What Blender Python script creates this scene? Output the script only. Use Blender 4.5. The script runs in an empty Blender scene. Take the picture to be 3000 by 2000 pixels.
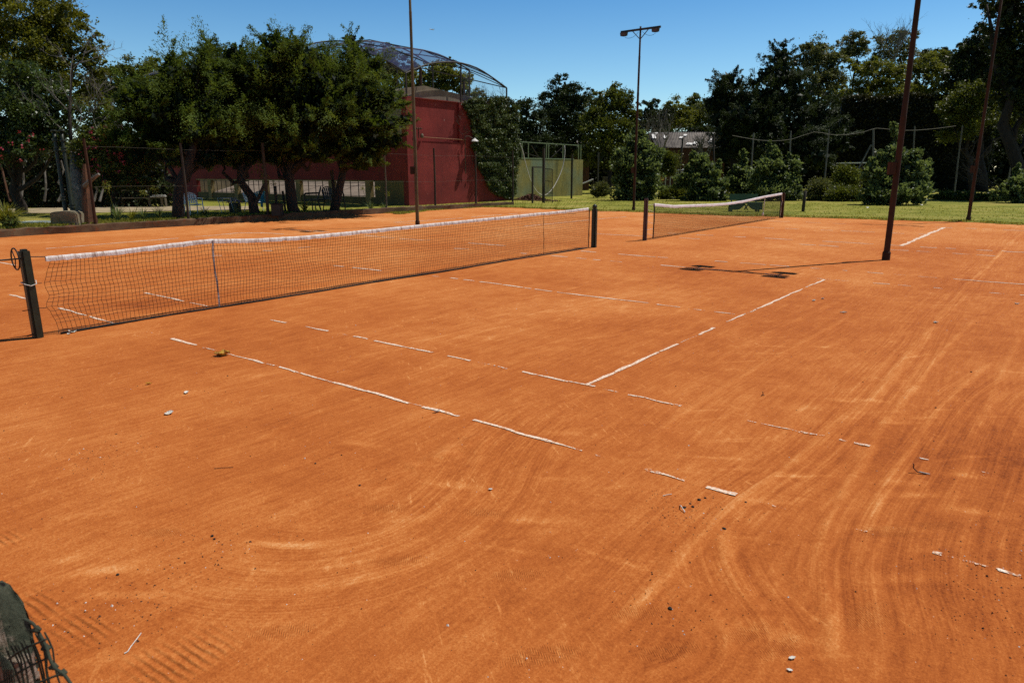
import bpy, math, random
import numpy as np
from mathutils import Vector, Matrix
random.seed(7)
SC = bpy.context.scene
COL = SC.collection
R_ = math.radians

# ------------------------------------------------------------------ camera frame (fitted to the court lines)
F_PX, IW, IH = 2040.0, 3000.0, 2000.0
CAM = np.array([9.6581, -9.4175, 1.931]); YAW, PIT, ROL = -0.6598, 0.2391, -0.0023
_f = np.array([math.sin(YAW)*math.cos(PIT), math.cos(YAW)*math.cos(PIT), -math.sin(PIT)])
_r = np.array([math.cos(YAW), -math.sin(YAW), 0.0]); _u = np.cross(_r, _f)
CR = math.cos(ROL)*_r + math.sin(ROL)*_u; CU = -math.sin(ROL)*_r + math.cos(ROL)*_u; CF = _f
HR = _r.copy(); HF = np.array([math.sin(YAW), math.cos(YAW), 0.0])      # level right / level forward
def ray(x, y): return CF + CR*(x-IW/2)/F_PX + CU*(IH/2-y)/F_PX
def G(x, y, z=0.0):                     # place in the plan where a spot of the ground at height z is seen
    d = ray(x, y); return CAM + d*(z-CAM[2])/d[2]
def D(x, y, depth): return CAM + ray(x, y)*depth
def PL(x, y, ax, val):
    d = ray(x, y); return CAM + d*(val-CAM[ax])/d[ax]
def depth_of(p): return float((np.asarray(p)-CAM) @ CF)
def height(base, ytop):                 # height of an upright thing standing at base whose top is seen at row ytop
    lo, hi = 0.0, 60.0
    for _ in range(50):
        m = (lo+hi)/2; q = np.asarray(base)+np.array([0, 0, m])-CAM
        if IH/2-F_PX*(q@CU)/(q@CF) > ytop: lo = m
        else: hi = m
    return lo

# ------------------------------------------------------------------ node helpers
class NT:
    def __init__(s, nt): s.nt = nt
    def n(s, t, **k):
        nd = s.nt.nodes.new(t)
        for a, b in k.items():
            if a == 'i':
                for kk, vv in b.items():
                    if hasattr(vv, 'is_linked') or isinstance(vv, bpy.types.NodeSocket): s.nt.links.new(vv, nd.inputs[kk])
                    else: nd.inputs[kk].default_value = vv
            else: setattr(nd, a, b)
        return nd
    def math(s, op, a, b=0.0, c=None, clamp=False):
        nd = s.nt.nodes.new('ShaderNodeMath'); nd.operation = op; nd.use_clamp = clamp
        for k, v in enumerate((a, b) if c is None else (a, b, c)):
            if isinstance(v, bpy.types.NodeSocket): s.nt.links.new(v, nd.inputs[k])
            else: nd.inputs[k].default_value = v
        return nd.outputs[0]
    def noise(s, vec, scale, detail=4.0, rough=0.55, dist=0.0):
        nd = s.n('ShaderNodeTexNoise', i={'Vector': vec, 'Scale': scale, 'Detail': detail, 'Roughness': rough, 'Distortion': dist}); return nd.outputs[0]
    def ramp(s, fac, stops, interp='LINEAR'):
        nd = s.n('ShaderNodeValToRGB'); s.nt.links.new(fac, nd.inputs[0]); cr = nd.color_ramp; cr.interpolation = interp
        while len(cr.elements) < len(stops): cr.elements.new(0.5)
        for e, (p, c) in zip(cr.elements, stops): e.position = p; e.color = (*c, 1) if len(c) == 3 else c
        return nd.outputs[0]
    def mix(s, fac, a, b, blend='MIX'):
        nd = s.nt.nodes.new('ShaderNodeMix'); nd.data_type = 'RGBA'; nd.blend_type = blend
        for idx, v in ((0, fac), (6, a), (7, b)):
            if isinstance(v, bpy.types.NodeSocket): s.nt.links.new(v, nd.inputs[idx])
            else: nd.inputs[idx].default_value = (*v, 1) if idx and len(v) == 3 else v
        return nd.outputs[2]
    def attr(s, name): return s.n('ShaderNodeAttribute', attribute_name=name).outputs['Fac']
    def xyz(s, x, y, z=0.0):
        nd = s.nt.nodes.new('ShaderNodeCombineXYZ')
        for k, v in enumerate((x, y, z)):
            if isinstance(v, bpy.types.NodeSocket): s.nt.links.new(v, nd.inputs[k])
            else: nd.inputs[k].default_value = v
        return nd.outputs[0]
    def bump(s, h, strength, dist):
        return s.n('ShaderNodeBump', i={'Height': h, 'Strength': strength, 'Distance': dist}).outputs[0]
def newmat(name):
    m = bpy.data.materials.new(name); m.use_nodes = True
    t = NT(m.node_tree); m.node_tree.nodes.clear()
    out = t.n('ShaderNodeOutputMaterial'); return m, t, out
def mat(name, c1, c2=None, scale=6.0, rough=0.7, metal=0.0, bump=0.15, stretch=(1, 1, 1), spec=0.35, c3=None, thr=0.62, fine=True):
    """mottled procedural surface: two tones in large noise, optional third tone in worn patches"""
    m, t, out = newmat(name); c2 = c2 or tuple(v*0.65 for v in c1)
    co = t.n('ShaderNodeTexCoord').outputs['Object']
    mp = t.n('ShaderNodeMapping', i={'Vector': co, 'Scale': stretch}).outputs[0]
    n1 = t.noise(mp, scale, 6, 0.62)
    col = t.ramp(n1, [(0.32, c2), (0.68, c1)])
    if c3:
        n2 = t.noise(mp, scale*2.3, 8, 0.7)
        k = t.ramp(n2, [(thr, (0, 0, 0)), (thr+0.06, (1, 1, 1))])
        col = t.mix(k, col, c3)
    h = t.noise(mp, scale*7, 5, 0.7)
    b = t.n('ShaderNodeBsdfPrincipled', i={'Base Color': col, 'Roughness': rough, 'Metallic': metal, 'Specular IOR Level': spec})
    if bump: t.nt.links.new(t.bump(h, bump, 0.02), b.inputs['Normal'])
    t.nt.links.new(b.outputs[0], out.inputs[0]); return m
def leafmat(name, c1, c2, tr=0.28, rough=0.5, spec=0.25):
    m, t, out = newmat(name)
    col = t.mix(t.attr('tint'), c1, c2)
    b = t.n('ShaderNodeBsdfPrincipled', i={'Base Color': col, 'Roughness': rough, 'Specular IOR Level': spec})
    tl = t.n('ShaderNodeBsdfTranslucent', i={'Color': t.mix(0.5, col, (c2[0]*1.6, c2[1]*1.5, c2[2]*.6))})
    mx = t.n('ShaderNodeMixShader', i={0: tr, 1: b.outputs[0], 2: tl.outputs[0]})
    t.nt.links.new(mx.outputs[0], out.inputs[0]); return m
def veilmat(name, col, opacity, cell=None):
    """fine netting: mostly open, seen as a thin veil"""
    m, t, out = newmat(name)
    co = t.n('ShaderNodeTexCoord').outputs['Object']
    n = t.noise(co, 1.3, 3, 0.6); op = t.math('MULTIPLY', t.math('ADD', t.math('MULTIPLY', n, .7), 0.65), opacity, clamp=True)
    d = t.n('ShaderNodeBsdfDiffuse', i={'Color': (*col, 1)}); tp = t.n('ShaderNodeBsdfTransparent')
    mx = t.n('ShaderNodeMixShader', i={0: op, 1: tp.outputs[0], 2: d.outputs[0]})
    t.nt.links.new(mx.outputs[0], out.inputs[0]); return m

# ------------------------------------------------------------------ object helpers
def tag(o, label=None, cat=None, group=None, kind=None):
    if label: o['label'] = label
    if cat: o['category'] = cat
    if group: o['group'] = group
    if kind: o['kind'] = kind
    return o
def thing(name, loc, label, cat, group=None, rz=0.0):
    o = bpy.data.objects.new(name, None); COL.objects.link(o); o.empty_display_size = 0.2
    o.location = tuple(loc); o.rotation_euler = (0, 0, rz); return tag(o, label, cat, group)
def adopt(o, parent, world=True):
    o.parent = parent
    if world:
        root = parent
        while root.parent: root = root.parent
        if parent is root: o.matrix_parent_inverse = Matrix.Translation(-Vector(root.location))
    return o
def link_mesh(name, me, m, parent=None, world=True):
    o = bpy.data.objects.new(name, me); COL.objects.link(o)
    if m: me.materials.append(m)
    if parent: adopt(o, parent, world)
    return o
class MB:
    def __init__(s): s.v = []; s.f = []
    def add(s, vs, fs):
        b = len(s.v); s.v += [tuple(map(float, p)) for p in vs]; s.f += [tuple(b+i for i in f) for f in fs]; return s
    def box(s, lo, hi):
        (a, b, c), (d, e, f) = lo, hi
        return s.add([(a, b, c), (d, b, c), (d, e, c), (a, e, c), (a, b, f), (d, b, f), (d, e, f), (a, e, f)],
                     [(0, 3, 2, 1), (4, 5, 6, 7), (0, 1, 5, 4), (1, 2, 6, 5), (2, 3, 7, 6), (3, 0, 4, 7)])
    def obox(s, c, ax, ay, az):         # oriented box: centre and three half axes
        c, ax, ay, az = (np.asarray(k, float) for k in (c, ax, ay, az)); vs = []
        for k in (-1, 1):
            for i, j in ((-1, -1), (1, -1), (1, 1), (-1, 1)): vs.append(c+i*ax+j*ay+k*az)
        return s.add(vs, [(0, 3, 2, 1), (4, 5, 6, 7), (0, 1, 5, 4), (1, 2, 6, 5), (2, 3, 7, 6), (3, 0, 4, 7)])
    def bar(s, p, q, w, h, up=(0, 0, 1)):
        p, q = np.asarray(p, float), np.asarray(q, float); d = q-p; L = np.linalg.norm(d); d = d/L
        u = np.asarray(up, float); sd = np.cross(d, u)
        if np.linalg.norm(sd) < 1e-4: sd = np.cross(d, (1, 0, 0))
        sd /= np.linalg.norm(sd); u = np.cross(sd, d)
        return s.obox((p+q)/2, d*L/2, sd*w/2, u*h/2)
    def tube(s, pts, r, n=8, cap=True):
        pts = np.asarray(pts, float); k = len(pts)
        rs = np.full(k, r, float) if np.isscalar(r) else np.asarray(r, float)
        t = np.gradient(pts, axis=0); t /= (np.linalg.norm(t, axis=1)[:, None]+1e-12)
        a = np.array([0, 0, 1.0]) if abs(t[0][2]) < 0.9 else np.array([1.0, 0, 0])
        nrm = np.cross(t[0], a); nrm /= np.linalg.norm(nrm); vs = []; ang = np.arange(n)*2*math.pi/n
        for i in range(k):
            nrm = nrm - t[i]*(nrm@t[i]); nrm /= (np.linalg.norm(nrm)+1e-12); bn = np.cross(t[i], nrm)
            vs += [pts[i]+rs[i]*(math.cos(x)*nrm+math.sin(x)*bn) for x in ang]
        fs = [(i*n+j, i*n+(j+1) % n, (i+1)*n+(j+1) % n, (i+1)*n+j) for i in range(k-1) for j in range(n)]
        if cap: fs += [tuple(range(n-1, -1, -1)), tuple((k-1)*n+j for j in range(n))]
        return s.add(vs, fs)
    def lathe(s, c, prof, n=14):        # profile of (radius, height) about a vertical through c
        c = np.asarray(c, float); vs = []
        for r, z in prof: vs += [c+np.array([r*math.cos(2*math.pi*j/n), r*math.sin(2*math.pi*j/n), z]) for j in range(n)]
        k = len(prof)
        fs = [(i*n+j, i*n+(j+1) % n, (i+1)*n+(j+1) % n, (i+1)*n+j) for i in range(k-1) for j in range(n)]
        fs += [tuple(range(n-1, -1, -1)), tuple((k-1)*n+j for j in range(n))]
        return s.add(vs, fs)
    def grid(s, P):                     # P: rows x cols x 3
        P = np.asarray(P, float); a, b = P.shape[:2]
        return s.add(P.reshape(-1, 3), [(i*b+j, i*b+j+1, (i+1)*b+j+1, (i+1)*b+j) for i in range(a-1) for j in range(b-1)])
    def prism(s, poly, axis, lo, hi):   # extrude a polygon of 2-D points along an axis
        n = len(poly); vs = []
        for v in (lo, hi):
            for p in poly:
                q = list(p); q.insert(axis, v); vs.append(q)
        fs = [tuple(range(n)), tuple(range(2*n-1, n-1, -1))]+[(j, (j+1) % n, n+(j+1) % n, n+j) for j in range(n)]
        return s.add(vs, fs)
    def build(s, name, m, parent=None, smooth=False, bevel=0.0, world=True):
        me = bpy.data.meshes.new(name); me.from_pydata(s.v, [], s.f); me.update()
        o = link_mesh(name, me, m, parent, world)
        import bmesh
        bm = bmesh.new(); bm.from_mesh(me); bmesh.ops.recalc_face_normals(bm, faces=bm.faces)
        if bevel: bmesh.ops.bevel(bm, geom=[e for e in bm.edges if len(e.link_faces) == 2 and e.calc_face_angle(0) > 0.6], offset=bevel, segments=2, affect='EDGES', clamp_overlap=True)
        bm.to_mesh(me); bm.free()
        if smooth:
            for p in me.polygons: p.use_smooth = True
        return o
def quads(name, V, m, parent=None, tint=None, smooth=False):
    """V: N x 4 x 3 loose quads, tint: N values"""
    n = len(V); me = bpy.data.meshes.new(name)
    me.vertices.add(4*n); me.vertices.foreach_set('co', np.ascontiguousarray(V, dtype=np.float32).ravel())
    me.loops.add(4*n); me.loops.foreach_set('vertex_index', np.arange(4*n, dtype=np.int32))
    me.polygons.add(n); me.polygons.foreach_set('loop_start', np.arange(0, 4*n, 4, dtype=np.int32))
    if tint is not None:
        a = me.attributes.new('tint', 'FLOAT', 'FACE'); a.data.foreach_set('value', np.asarray(tint, np.float32))
    me.update(calc_edges=True); return link_mesh(name, me, m, parent)
def unit(a): return a/(np.linalg.norm(a, axis=-1, keepdims=True)+1e-9)
def leafquads(c, ax, L, W, rng, fold=0.25, flat=0.0):
    """kite-shaped leaves at c pointing along ax"""
    n = len(c); ax = unit(ax); rnd = unit(rng.normal(size=(n, 3)))+np.array([0, 0, flat]); sd = unit(np.cross(ax, rnd)); nm = np.cross(sd, ax)
    L = np.asarray(L)[:, None]; W = np.asarray(W)[:, None]
    V = np.empty((n, 4, 3)); V[:, 0] = c-ax*L*0.5; V[:, 2] = c+ax*L*0.5-nm*L*fold*0.5
    mid = c+ax*L*0.04+nm*L*fold*0.35; V[:, 1] = mid+sd*W*0.5; V[:, 3] = mid-sd*W*0.5
    return V
def lobes_px(lst, depth, dr=0.9):
    """crown lobes (column, row, half width, half height[, extra depth]) -> centres and radii in metres"""
    out = []
    for l in lst:
        d = depth+(l[4] if len(l) > 4 else 0.0); c = D(l[0], l[1], d); s = d/F_PX
        out.append((c, np.array([l[2]*s, l[2]*s*dr, l[3]*s])))
    return out
def ragged(lobes, rg, k=3, lo=.32, hi=.55):
    """small side lobes that break up the outline of each lobe"""
    out = list(lobes); B = np.stack([HR, HF, np.array([0, 0, 1.0])])
    for c, r in lobes:
        for _ in range(k):
            d = unit(rg.normal(size=3)*np.array([1, .8, .8])+np.array([0, 0, .25])); out.append((c+(d*r*rg.uniform(.75, 1.05))@B, r*rg.uniform(lo, hi)))
    return out
def crown(lobes, n, leaf, rng, mode='leaf', clumps=60, cl=0.28, core=0.10, up=0.35, shell=(0.55, 1.0), low=False, nl=None):
    """leaf kites gathered in clumps (or flat sprays) over the shells of the lobes"""
    Vs, Ts = [], []; area = np.array([(r[0]*r[2]) for _, r in lobes]); area = area/area.sum(); nl = nl or len(lobes)
    basis = np.stack([HR, HF, np.array([0, 0, 1.0])])
    for (c, r), w in zip(lobes, area):
        k = max(4, int(clumps*nl*w*.42)); m = max(12, int(n*w/k))
        d = unit(rng.normal(size=(k, 3)))
        if not low: d[:, 2] = np.where(d[:, 2] < -0.7, -d[:, 2]*0.6, d[:, 2]); d = unit(d)
        rad = rng.uniform(shell[0], shell[1], k)**0.8*rng.uniform(0.9, 1.1, k)
        cc = c+((d*rad[:, None])*r)@basis; dw = d@basis
        tc = rng.uniform(0, 1, k); mr = math.sqrt(r[0]*r[2]); cr = cl*mr*rng.uniform(0.55, 1.6, k)
        idx = np.repeat(np.arange(k), m); N = len(idx)
        if mode == 'spray':
            axd = dw*np.array([1, 1, .55])+np.array([0, 0, up])+rng.normal(size=(k, 3))*0.3; axd = unit(axd); Ls = (cr*3.1)[idx]
            sdv = unit(np.cross(axd, np.array([0, 0, 1.0])+.4*rng.normal(size=(k, 3)))); upv = np.cross(sdv, axd)
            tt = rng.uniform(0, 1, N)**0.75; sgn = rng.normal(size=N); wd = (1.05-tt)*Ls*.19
            p = cc[idx]+axd[idx]*((tt-.35)*Ls)[:, None]+sdv[idx]*(sgn*wd)[:, None]+upv[idx]*(rng.normal(size=N)*Ls*.055-.10*Ls*np.abs(sgn)*.4)[:, None]
            la = axd[idx]*1.0+sdv[idx]*np.sign(sgn)[:, None]*.75+rng.normal(size=(N, 3))*.3
            t = np.clip(.30*tc[idx]+.70*tt**1.5+rng.normal(size=N)*.12, 0, 1); fl = 1.3
        else:
            off = rng.normal(size=(N, 3))*np.array([1, 1, 0.6])
            p = cc[idx]+off*(cr[idx]*0.62)[:, None]
            la = dw[idx]*0.5+unit(off)*0.5+rng.normal(size=(N, 3))*0.6+np.array([0, 0, up-0.35])
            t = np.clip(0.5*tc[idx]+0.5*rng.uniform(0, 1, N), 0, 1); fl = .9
        s = leaf*rng.uniform(0.6, 1.4, N)
        Vs.append(leafquads(p, la, s, s*(0.30 if mode == 'spray' else 0.58), rng, flat=fl)); Ts.append(t)
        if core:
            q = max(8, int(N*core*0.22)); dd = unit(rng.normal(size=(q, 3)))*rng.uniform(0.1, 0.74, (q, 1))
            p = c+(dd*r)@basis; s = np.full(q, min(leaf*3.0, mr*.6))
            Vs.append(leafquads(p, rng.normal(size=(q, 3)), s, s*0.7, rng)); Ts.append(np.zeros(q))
    return np.concatenate(Vs), np.concatenate(Ts)
def bez(p, q, n=6, sag=(0, 0, 0), wob=0.0, rng=None):
    p, q = np.asarray(p, float), np.asarray(q, float); t = np.linspace(0, 1, n)[:, None]
    P = p+(q-p)*t+np.asarray(sag)*(4*t*(1-t))
    if wob and rng is not None: P[1:-1] += rng.normal(size=(n-2, 3))*wob
    return P
def limb_mesh(base, tops, r0, rng, fork=0.35, n=7):
    """tapered trunk with limbs running up into each lobe"""
    mb = MB(); base = np.asarray(base, float); tops = sorted(tops, key=lambda p: -p[2]); main = tops[0]
    H = max(main[2]-base[2], 0.5); P = bez(base-np.array([0, 0, .15]), main, 9, (0, 0, 0), H*0.018, rng)
    rr = r0*np.array([1.35, 1.05, .92, .82, .7, .56, .42, .28, .12]); mb.tube(P, rr, n)
    for tp in tops[1:]:
        k = 2+int(rng.integers(0, 3)); s = P[k]; mb.tube(bez(s, tp, 6, (0, 0, -0.05*H), H*0.02, rng), rr[k]*np.array([.62, .5, .4, .3, .2, .08]), 6)
    return mb
def twig_mesh(p, d, L, r, rng, lev, mb, spread=0.75, kids=3, drop=0.62):
    q = p+unit(d)*L; m = (p+q)/2+rng.normal(size=3)*L*0.07
    mb.tube([p, m, q], [r, r*0.8, r*0.55], 5 if lev > 1 else 3, cap=False)
    if lev <= 0: return
    for _ in range(kids):
        t = rng.uniform(0.45, 1.0); s = p+(q-p)*t
        twig_mesh(s, unit(d)+rng.normal(size=3)*spread*0.55+np.array([0, 0, 0.12]), L*drop*rng.uniform(0.7, 1.15), r*0.55, rng, lev-1, mb, spread, kids, drop)

# ------------------------------------------------------------------ materials
M = {}
M['bark'] = mat('bark', (.036, .027, .02), (.014, .010, .008), 9, .9, bump=.6, stretch=(1, 1, .25))
M['bark_pale'] = mat('pale_bark', (.22, .2, .17), (.07, .06, .05), 8, .9, bump=.6, stretch=(1, 1, .5))
M['bark_rust'] = mat('rusty_bark', (.12, .05, .022), (.04, .02, .011), 5, .9, bump=.6, stretch=(1, 1, .25))
M['twig'] = mat('grey_twig', (.24, .22, .19), (.12, .1, .085), 10, .9, bump=.2)
M['twig_dark'] = mat('dark_twig', (.1, .08, .06), (.05, .04, .03), 10, .9, bump=.2)
M['rust'] = mat('rusty_paint', (.06, .023, .009), (.022, .010, .005), 4, .85, bump=.25, stretch=(1, 1, .35), c3=(.16, .06, .025), thr=.64)
M['rust_yellow'] = mat('weathered_pole_paint', (.14, .10, .035), (.05, .032, .014), 5, .6, bump=.25, stretch=(1, 1, .3), c3=(.2, .09, .03), thr=.64)
M['greenpost'] = mat('chipped_green_paint', (.026, .032, .016), (.013, .016, .009), 7, .45, bump=.25, c3=(.09, .05, .025), thr=.63)
M['brownpost'] = mat('brown_steel', (.10, .045, .035), (.05, .022, .018), 6, .5, bump=.2, c3=(.2, .12, .1), thr=.68)
M['wheel'] = mat('dark_iron', (.02, .02, .018), (.012, .011, .01), 8, .5, metal=.4, bump=.2)
M['cord'] = mat('net_cord', (.014, .013, .012), (.008, .008, .008), 20, .9, bump=0)
M['cord_green'] = mat('old_green_cord', (.05, .058, .035), (.022, .022, .014), 30, .9, bump=.3)
M['rope'] = mat('white_rope', (.66, .63, .58), (.42, .38, .33), 40, .8, bump=.2)
M['whitepaint'] = mat('white_plastic', (.8, .83, .84), (.66, .7, .72), 3, .45, bump=.05)
M['concrete'] = mat('rough_concrete', (.27, .23, .15), (.13, .11, .065), 3.5, .95, bump=.5, c3=(.07, .06, .04), thr=.66)
M['kerb'] = mat('kerb_concrete', (.13, .08, .04), (.06, .03, .015), 2.2, .95, bump=.6, c3=(.13, .045, .016), thr=.56)
M['clayedge'] = M['kerb']
M['redwall'] = None
M['cream'] = mat('cream_paint', (.36, .26, .1), (.2, .15, .06), 1.3, .9, bump=.25, c3=(.12, .09, .04), thr=.66)
M['olive'] = mat('olive_paint', (.16, .13, .045), (.09, .075, .03), 1.2, .9, bump=.25)
M['greyconc'] = mat('grey_render', (.30, .245, .17), (.15, .125, .09), 1.6, .95, bump=.4, stretch=(1, 1, .35), c3=(.06, .05, .04), thr=.64)
M['pale'] = mat('pale_ramp', (.38, .31, .25), (.26, .21, .165), 2.5, .95, bump=.2)
M['sand'] = mat('sand_path', (.4, .32, .2), (.25, .19, .11), 1.5, 1, bump=.4)
M['steel'] = mat('dark_steel', (.045, .03, .024), (.02, .014, .012), 5, .6, bump=.1)
M['steelpale'] = mat('pale_steel', (.5, .55, .58), (.3, .33, .35), 5, .5, bump=.05)
M['fencepost'] = mat('fence_timber', (.05, .042, .03), (.025, .02, .016), 6, .9, bump=.4, stretch=(1, 1, .3))
M['postpale'] = mat('galvanised_post', (.10, .095, .07), (.045, .042, .03), 6, .8, bump=.2)
M['thinpole'] = mat('bleached_pole', (.17, .16, .125), (.09, .085, .065), 6, .8, bump=.1)
M['railgreen'] = mat('pale_green_rail', (.24, .3, .17), (.14, .18, .09), 4, .6, bump=.1)
M['benchgreen'] = mat('green_bench_paint', (.035, .10, .045), (.02, .06, .028), 3, .5, bump=.1)
M['lampbrown'] = mat('brown_lamp_glass', (.11, .05, .022), (.07, .03, .013), 5, .35, bump=.05)
M['black'] = mat('black_plastic', (.014, .014, .015), (.008, .008, .008), 5, .5, bump=.05)
M['blue'] = mat('turquoise_cloth', (.04, .32, .42), (.02, .2, .3), 4, .8, bump=.1)
M['pinkcloth'] = mat('pink_white_cloth', (.7, .62, .58), (.45, .12, .08), 5, .9, bump=.3)
M['leafyellow'] = mat('dry_yellow_leaf', (.62, .35, .03), (.24, .09, .018), 26, .7, bump=.2)
M['palebit'] = mat('bleached_leaf', (.72, .68, .6), (.5, .46, .4), 30, .8, bump=.2)
M['darkbit'] = mat('dark_pod', (.02, .016, .012), (.012, .01, .008), 40, .7, bump=.3)
M['brownleaf'] = mat('brown_dry_leaves', (.22, .1, .06), (.09, .04, .025), 14, .9, bump=.4)
M['hose'] = mat('pale_hose', (.55, .62, .62), (.4, .45, .45), 4, .5, bump=0)
M['wood_grey'] = mat('grey_timber', (.22, .19, .13), (.12, .1, .07), 5, .9, bump=.4, stretch=(.3, 1, 1))
M['roofsheet'] = mat('corrugated_sheet', (.27, .24, .21), (.15, .13, .115), 1.2, .8, bump=.2, c3=(.2, .09, .05), thr=.68)
M['roofwhite'] = mat('new_white_sheet', (.75, .73, .7), (.6, .58, .55), 2, .6, bump=.1)
M['brick'] = mat('dark_shed_wall', (.12, .05, .035), (.06, .03, .02), 3, .9, bump=.3)
M['netpurple'] = veilmat('shade_netting', (.07, .08, .17), .36)
M['netclear'] = veilmat('torn_bird_netting', (.10, .12, .16), .16)
M['chain'] = veilmat('chain_link', (.05, .045, .035), .028)
L = {}
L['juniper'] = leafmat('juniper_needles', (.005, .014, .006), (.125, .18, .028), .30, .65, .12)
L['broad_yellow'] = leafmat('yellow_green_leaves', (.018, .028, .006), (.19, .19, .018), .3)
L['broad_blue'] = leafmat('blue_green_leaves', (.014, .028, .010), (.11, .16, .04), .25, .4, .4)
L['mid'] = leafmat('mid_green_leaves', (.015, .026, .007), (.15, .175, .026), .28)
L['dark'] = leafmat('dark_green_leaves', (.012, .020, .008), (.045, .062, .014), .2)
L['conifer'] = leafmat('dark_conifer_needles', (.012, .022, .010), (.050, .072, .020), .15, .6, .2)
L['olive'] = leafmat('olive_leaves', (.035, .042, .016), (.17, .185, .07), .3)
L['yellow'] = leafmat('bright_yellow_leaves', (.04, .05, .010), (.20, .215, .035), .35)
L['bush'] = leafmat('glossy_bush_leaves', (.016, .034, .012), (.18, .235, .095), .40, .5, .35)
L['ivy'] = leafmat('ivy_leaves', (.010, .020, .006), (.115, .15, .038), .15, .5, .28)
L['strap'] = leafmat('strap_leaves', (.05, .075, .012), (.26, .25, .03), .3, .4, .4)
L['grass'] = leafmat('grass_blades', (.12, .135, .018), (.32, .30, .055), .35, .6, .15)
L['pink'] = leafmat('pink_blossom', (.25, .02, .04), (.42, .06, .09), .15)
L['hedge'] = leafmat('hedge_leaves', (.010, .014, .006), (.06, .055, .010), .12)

# red wall: weathered oxide paint with chips and pale scuffs
m, t, out = newmat('oxide_red_render'); co = t.n('ShaderNodeTexCoord').outputs['Object']
n1 = t.noise(co, .7, 6, .6); col = t.ramp(n1, [(.3, (.14, .021, .019)), (.7, (.26, .038, .032))])
sv = t.n('ShaderNodeMapping', i={'Vector': co, 'Scale': (2.2, 2.2, .22)}).outputs[0]
col = t.mix(t.ramp(t.noise(sv, 2.2, 5, .7), [(.5, (0, 0, 0)), (.75, (.5, .5, .5))]), col, (.10, .02, .02))
col = t.mix(t.ramp(t.noise(co, 5, 8, .74), [(.655, (0, 0, 0)), (.67, (1, 1, 1))]), col, (.42, .24, .19))
b = t.n('ShaderNodeBsdfPrincipled', i={'Base Color': col, 'Roughness': .85, 'Specular IOR Level': .2})
t.nt.links.new(t.bump(t.noise(co, 4, 7, .6), .3, .03), b.inputs['Normal']); t.nt.links.new(b.outputs[0], out.inputs[0]); M['redwall'] = m
# green wall: streaked moss and yellowed paint
m, t, out = newmat('stained_green_wall'); co = t.n('ShaderNodeTexCoord').outputs['Object']
sv = t.n('ShaderNodeMapping', i={'Vector': co, 'Scale': (1, 1, .3)}).outputs[0]
col = t.ramp(t.noise(sv, 1.9, 8, .7), [(.3, (.10, .10, .04)), (.5, (.24, .21, .07)), (.7, (.34, .29, .10))])
col = t.mix(t.ramp(t.noise(co, .55, 3, .5), [(.45, (0, 0, 0)), (.75, (1, 1, 1))]), col, (.19, .25, .17))
col = t.mix(t.ramp(t.noise(sv, 6, 8, .75), [(.62, (0, 0, 0)), (.7, (1, 1, 1))]), col, (.05, .05, .025))
b = t.n('ShaderNodeBsdfPrincipled', i={'Base Color': col, 'Roughness': .9, 'Specular IOR Level': .15})
t.nt.links.new(t.bump(t.noise(co, 6, 8, .7), .4, .03), b.inputs['Normal']); t.nt.links.new(b.outputs[0], out.inputs[0]); M['greenwall'] = m
# lawn
def lawnmat(name, ca, cb, cc):
    m, t, out = newmat(name); co = t.n('ShaderNodeNewGeometry').outputs['Position']
    st = t.n('ShaderNodeMapping', i={'Vector': co, 'Scale': (1, 1, 1)}).outputs[0]
    n1 = t.noise(st, .35, 5, .6); n2 = t.noise(st, 2.4, 6, .7); n3 = t.noise(st, 22, 4, .8)
    v = t.math('ADD', t.math('MULTIPLY', t.math('SUBTRACT', n1, .16), .75), t.math('ADD', t.math('MULTIPLY', n2, .3), t.math('MULTIPLY', n3, .35)))
    col = t.ramp(v, [(.40, ca), (.56, cb), (.72, cc)])
    b = t.n('ShaderNodeBsdfPrincipled', i={'Base Color': col, 'Roughness': .9, 'Specular IOR Level': .15})
    t.nt.links.new(t.bump(n3, .9, .06), b.inputs['Normal']); t.nt.links.new(b.outputs[0], out.inputs[0]); return m
M['lawn'] = lawnmat('mown_lawn', (.11, .125, .016), (.235, .235, .03), (.36, .30, .075))
M['field'] = lawnmat('far_field', (.05, .07, .014), (.085, .105, .02), (.13, .13, .03))

# ------------------------------------------------------------------ world, sun, camera
SUN_EL, SUN_AZ = R_(62.8), math.atan2(2.0, 3.86)      # azimuth from +Y towards +X
w = bpy.data.worlds.new('World'); SC.world = w; w.use_nodes = True
wt = NT(w.node_tree); bg = w.node_tree.nodes['Background']
sky = wt.n('ShaderNodeTexSky', sky_type='NISHITA', sun_disc=False, sun_elevation=SUN_EL, sun_rotation=SUN_AZ, altitude=0.0, air_density=1.0, dust_density=0.0, ozone_density=6.0)
# deep blue sky: a little more saturated, zenith dimmed to cut fill light
gen = wt.n('ShaderNodeSeparateXYZ', i={0: wt.n('ShaderNodeTexCoord').outputs['Generated']}).outputs[2]
fall = wt.ramp(gen, [(0.0, (1.2, 1.12, .96)), (.10, (.76, .92, .90)), (.23, (.40, .69, .82)), (.50, (.17, .25, .30)), (1.0, (.14, .20, .24))])
tint = wt.n('ShaderNodeVectorMath', operation='MULTIPLY', i={0: sky.outputs[0], 1: fall}).outputs[0]
w.node_tree.links.new(tint, bg.inputs[0]); bg.inputs[1].default_value = 0.097
sd = bpy.data.lights.new('sun', 'SUN'); sd.energy = 3.2; sd.angle = R_(.42); sd.color = (1.0, .955, .88)
so = bpy.data.objects.new('sun', sd); COL.objects.link(so)
sdir = Vector((math.sin(SUN_AZ)*math.cos(SUN_EL), math.cos(SUN_AZ)*math.cos(SUN_EL), math.sin(SUN_EL)))
so.rotation_euler = sdir.to_track_quat('Z', 'Y').to_euler(); so.location = (0, 0, 40)
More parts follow.
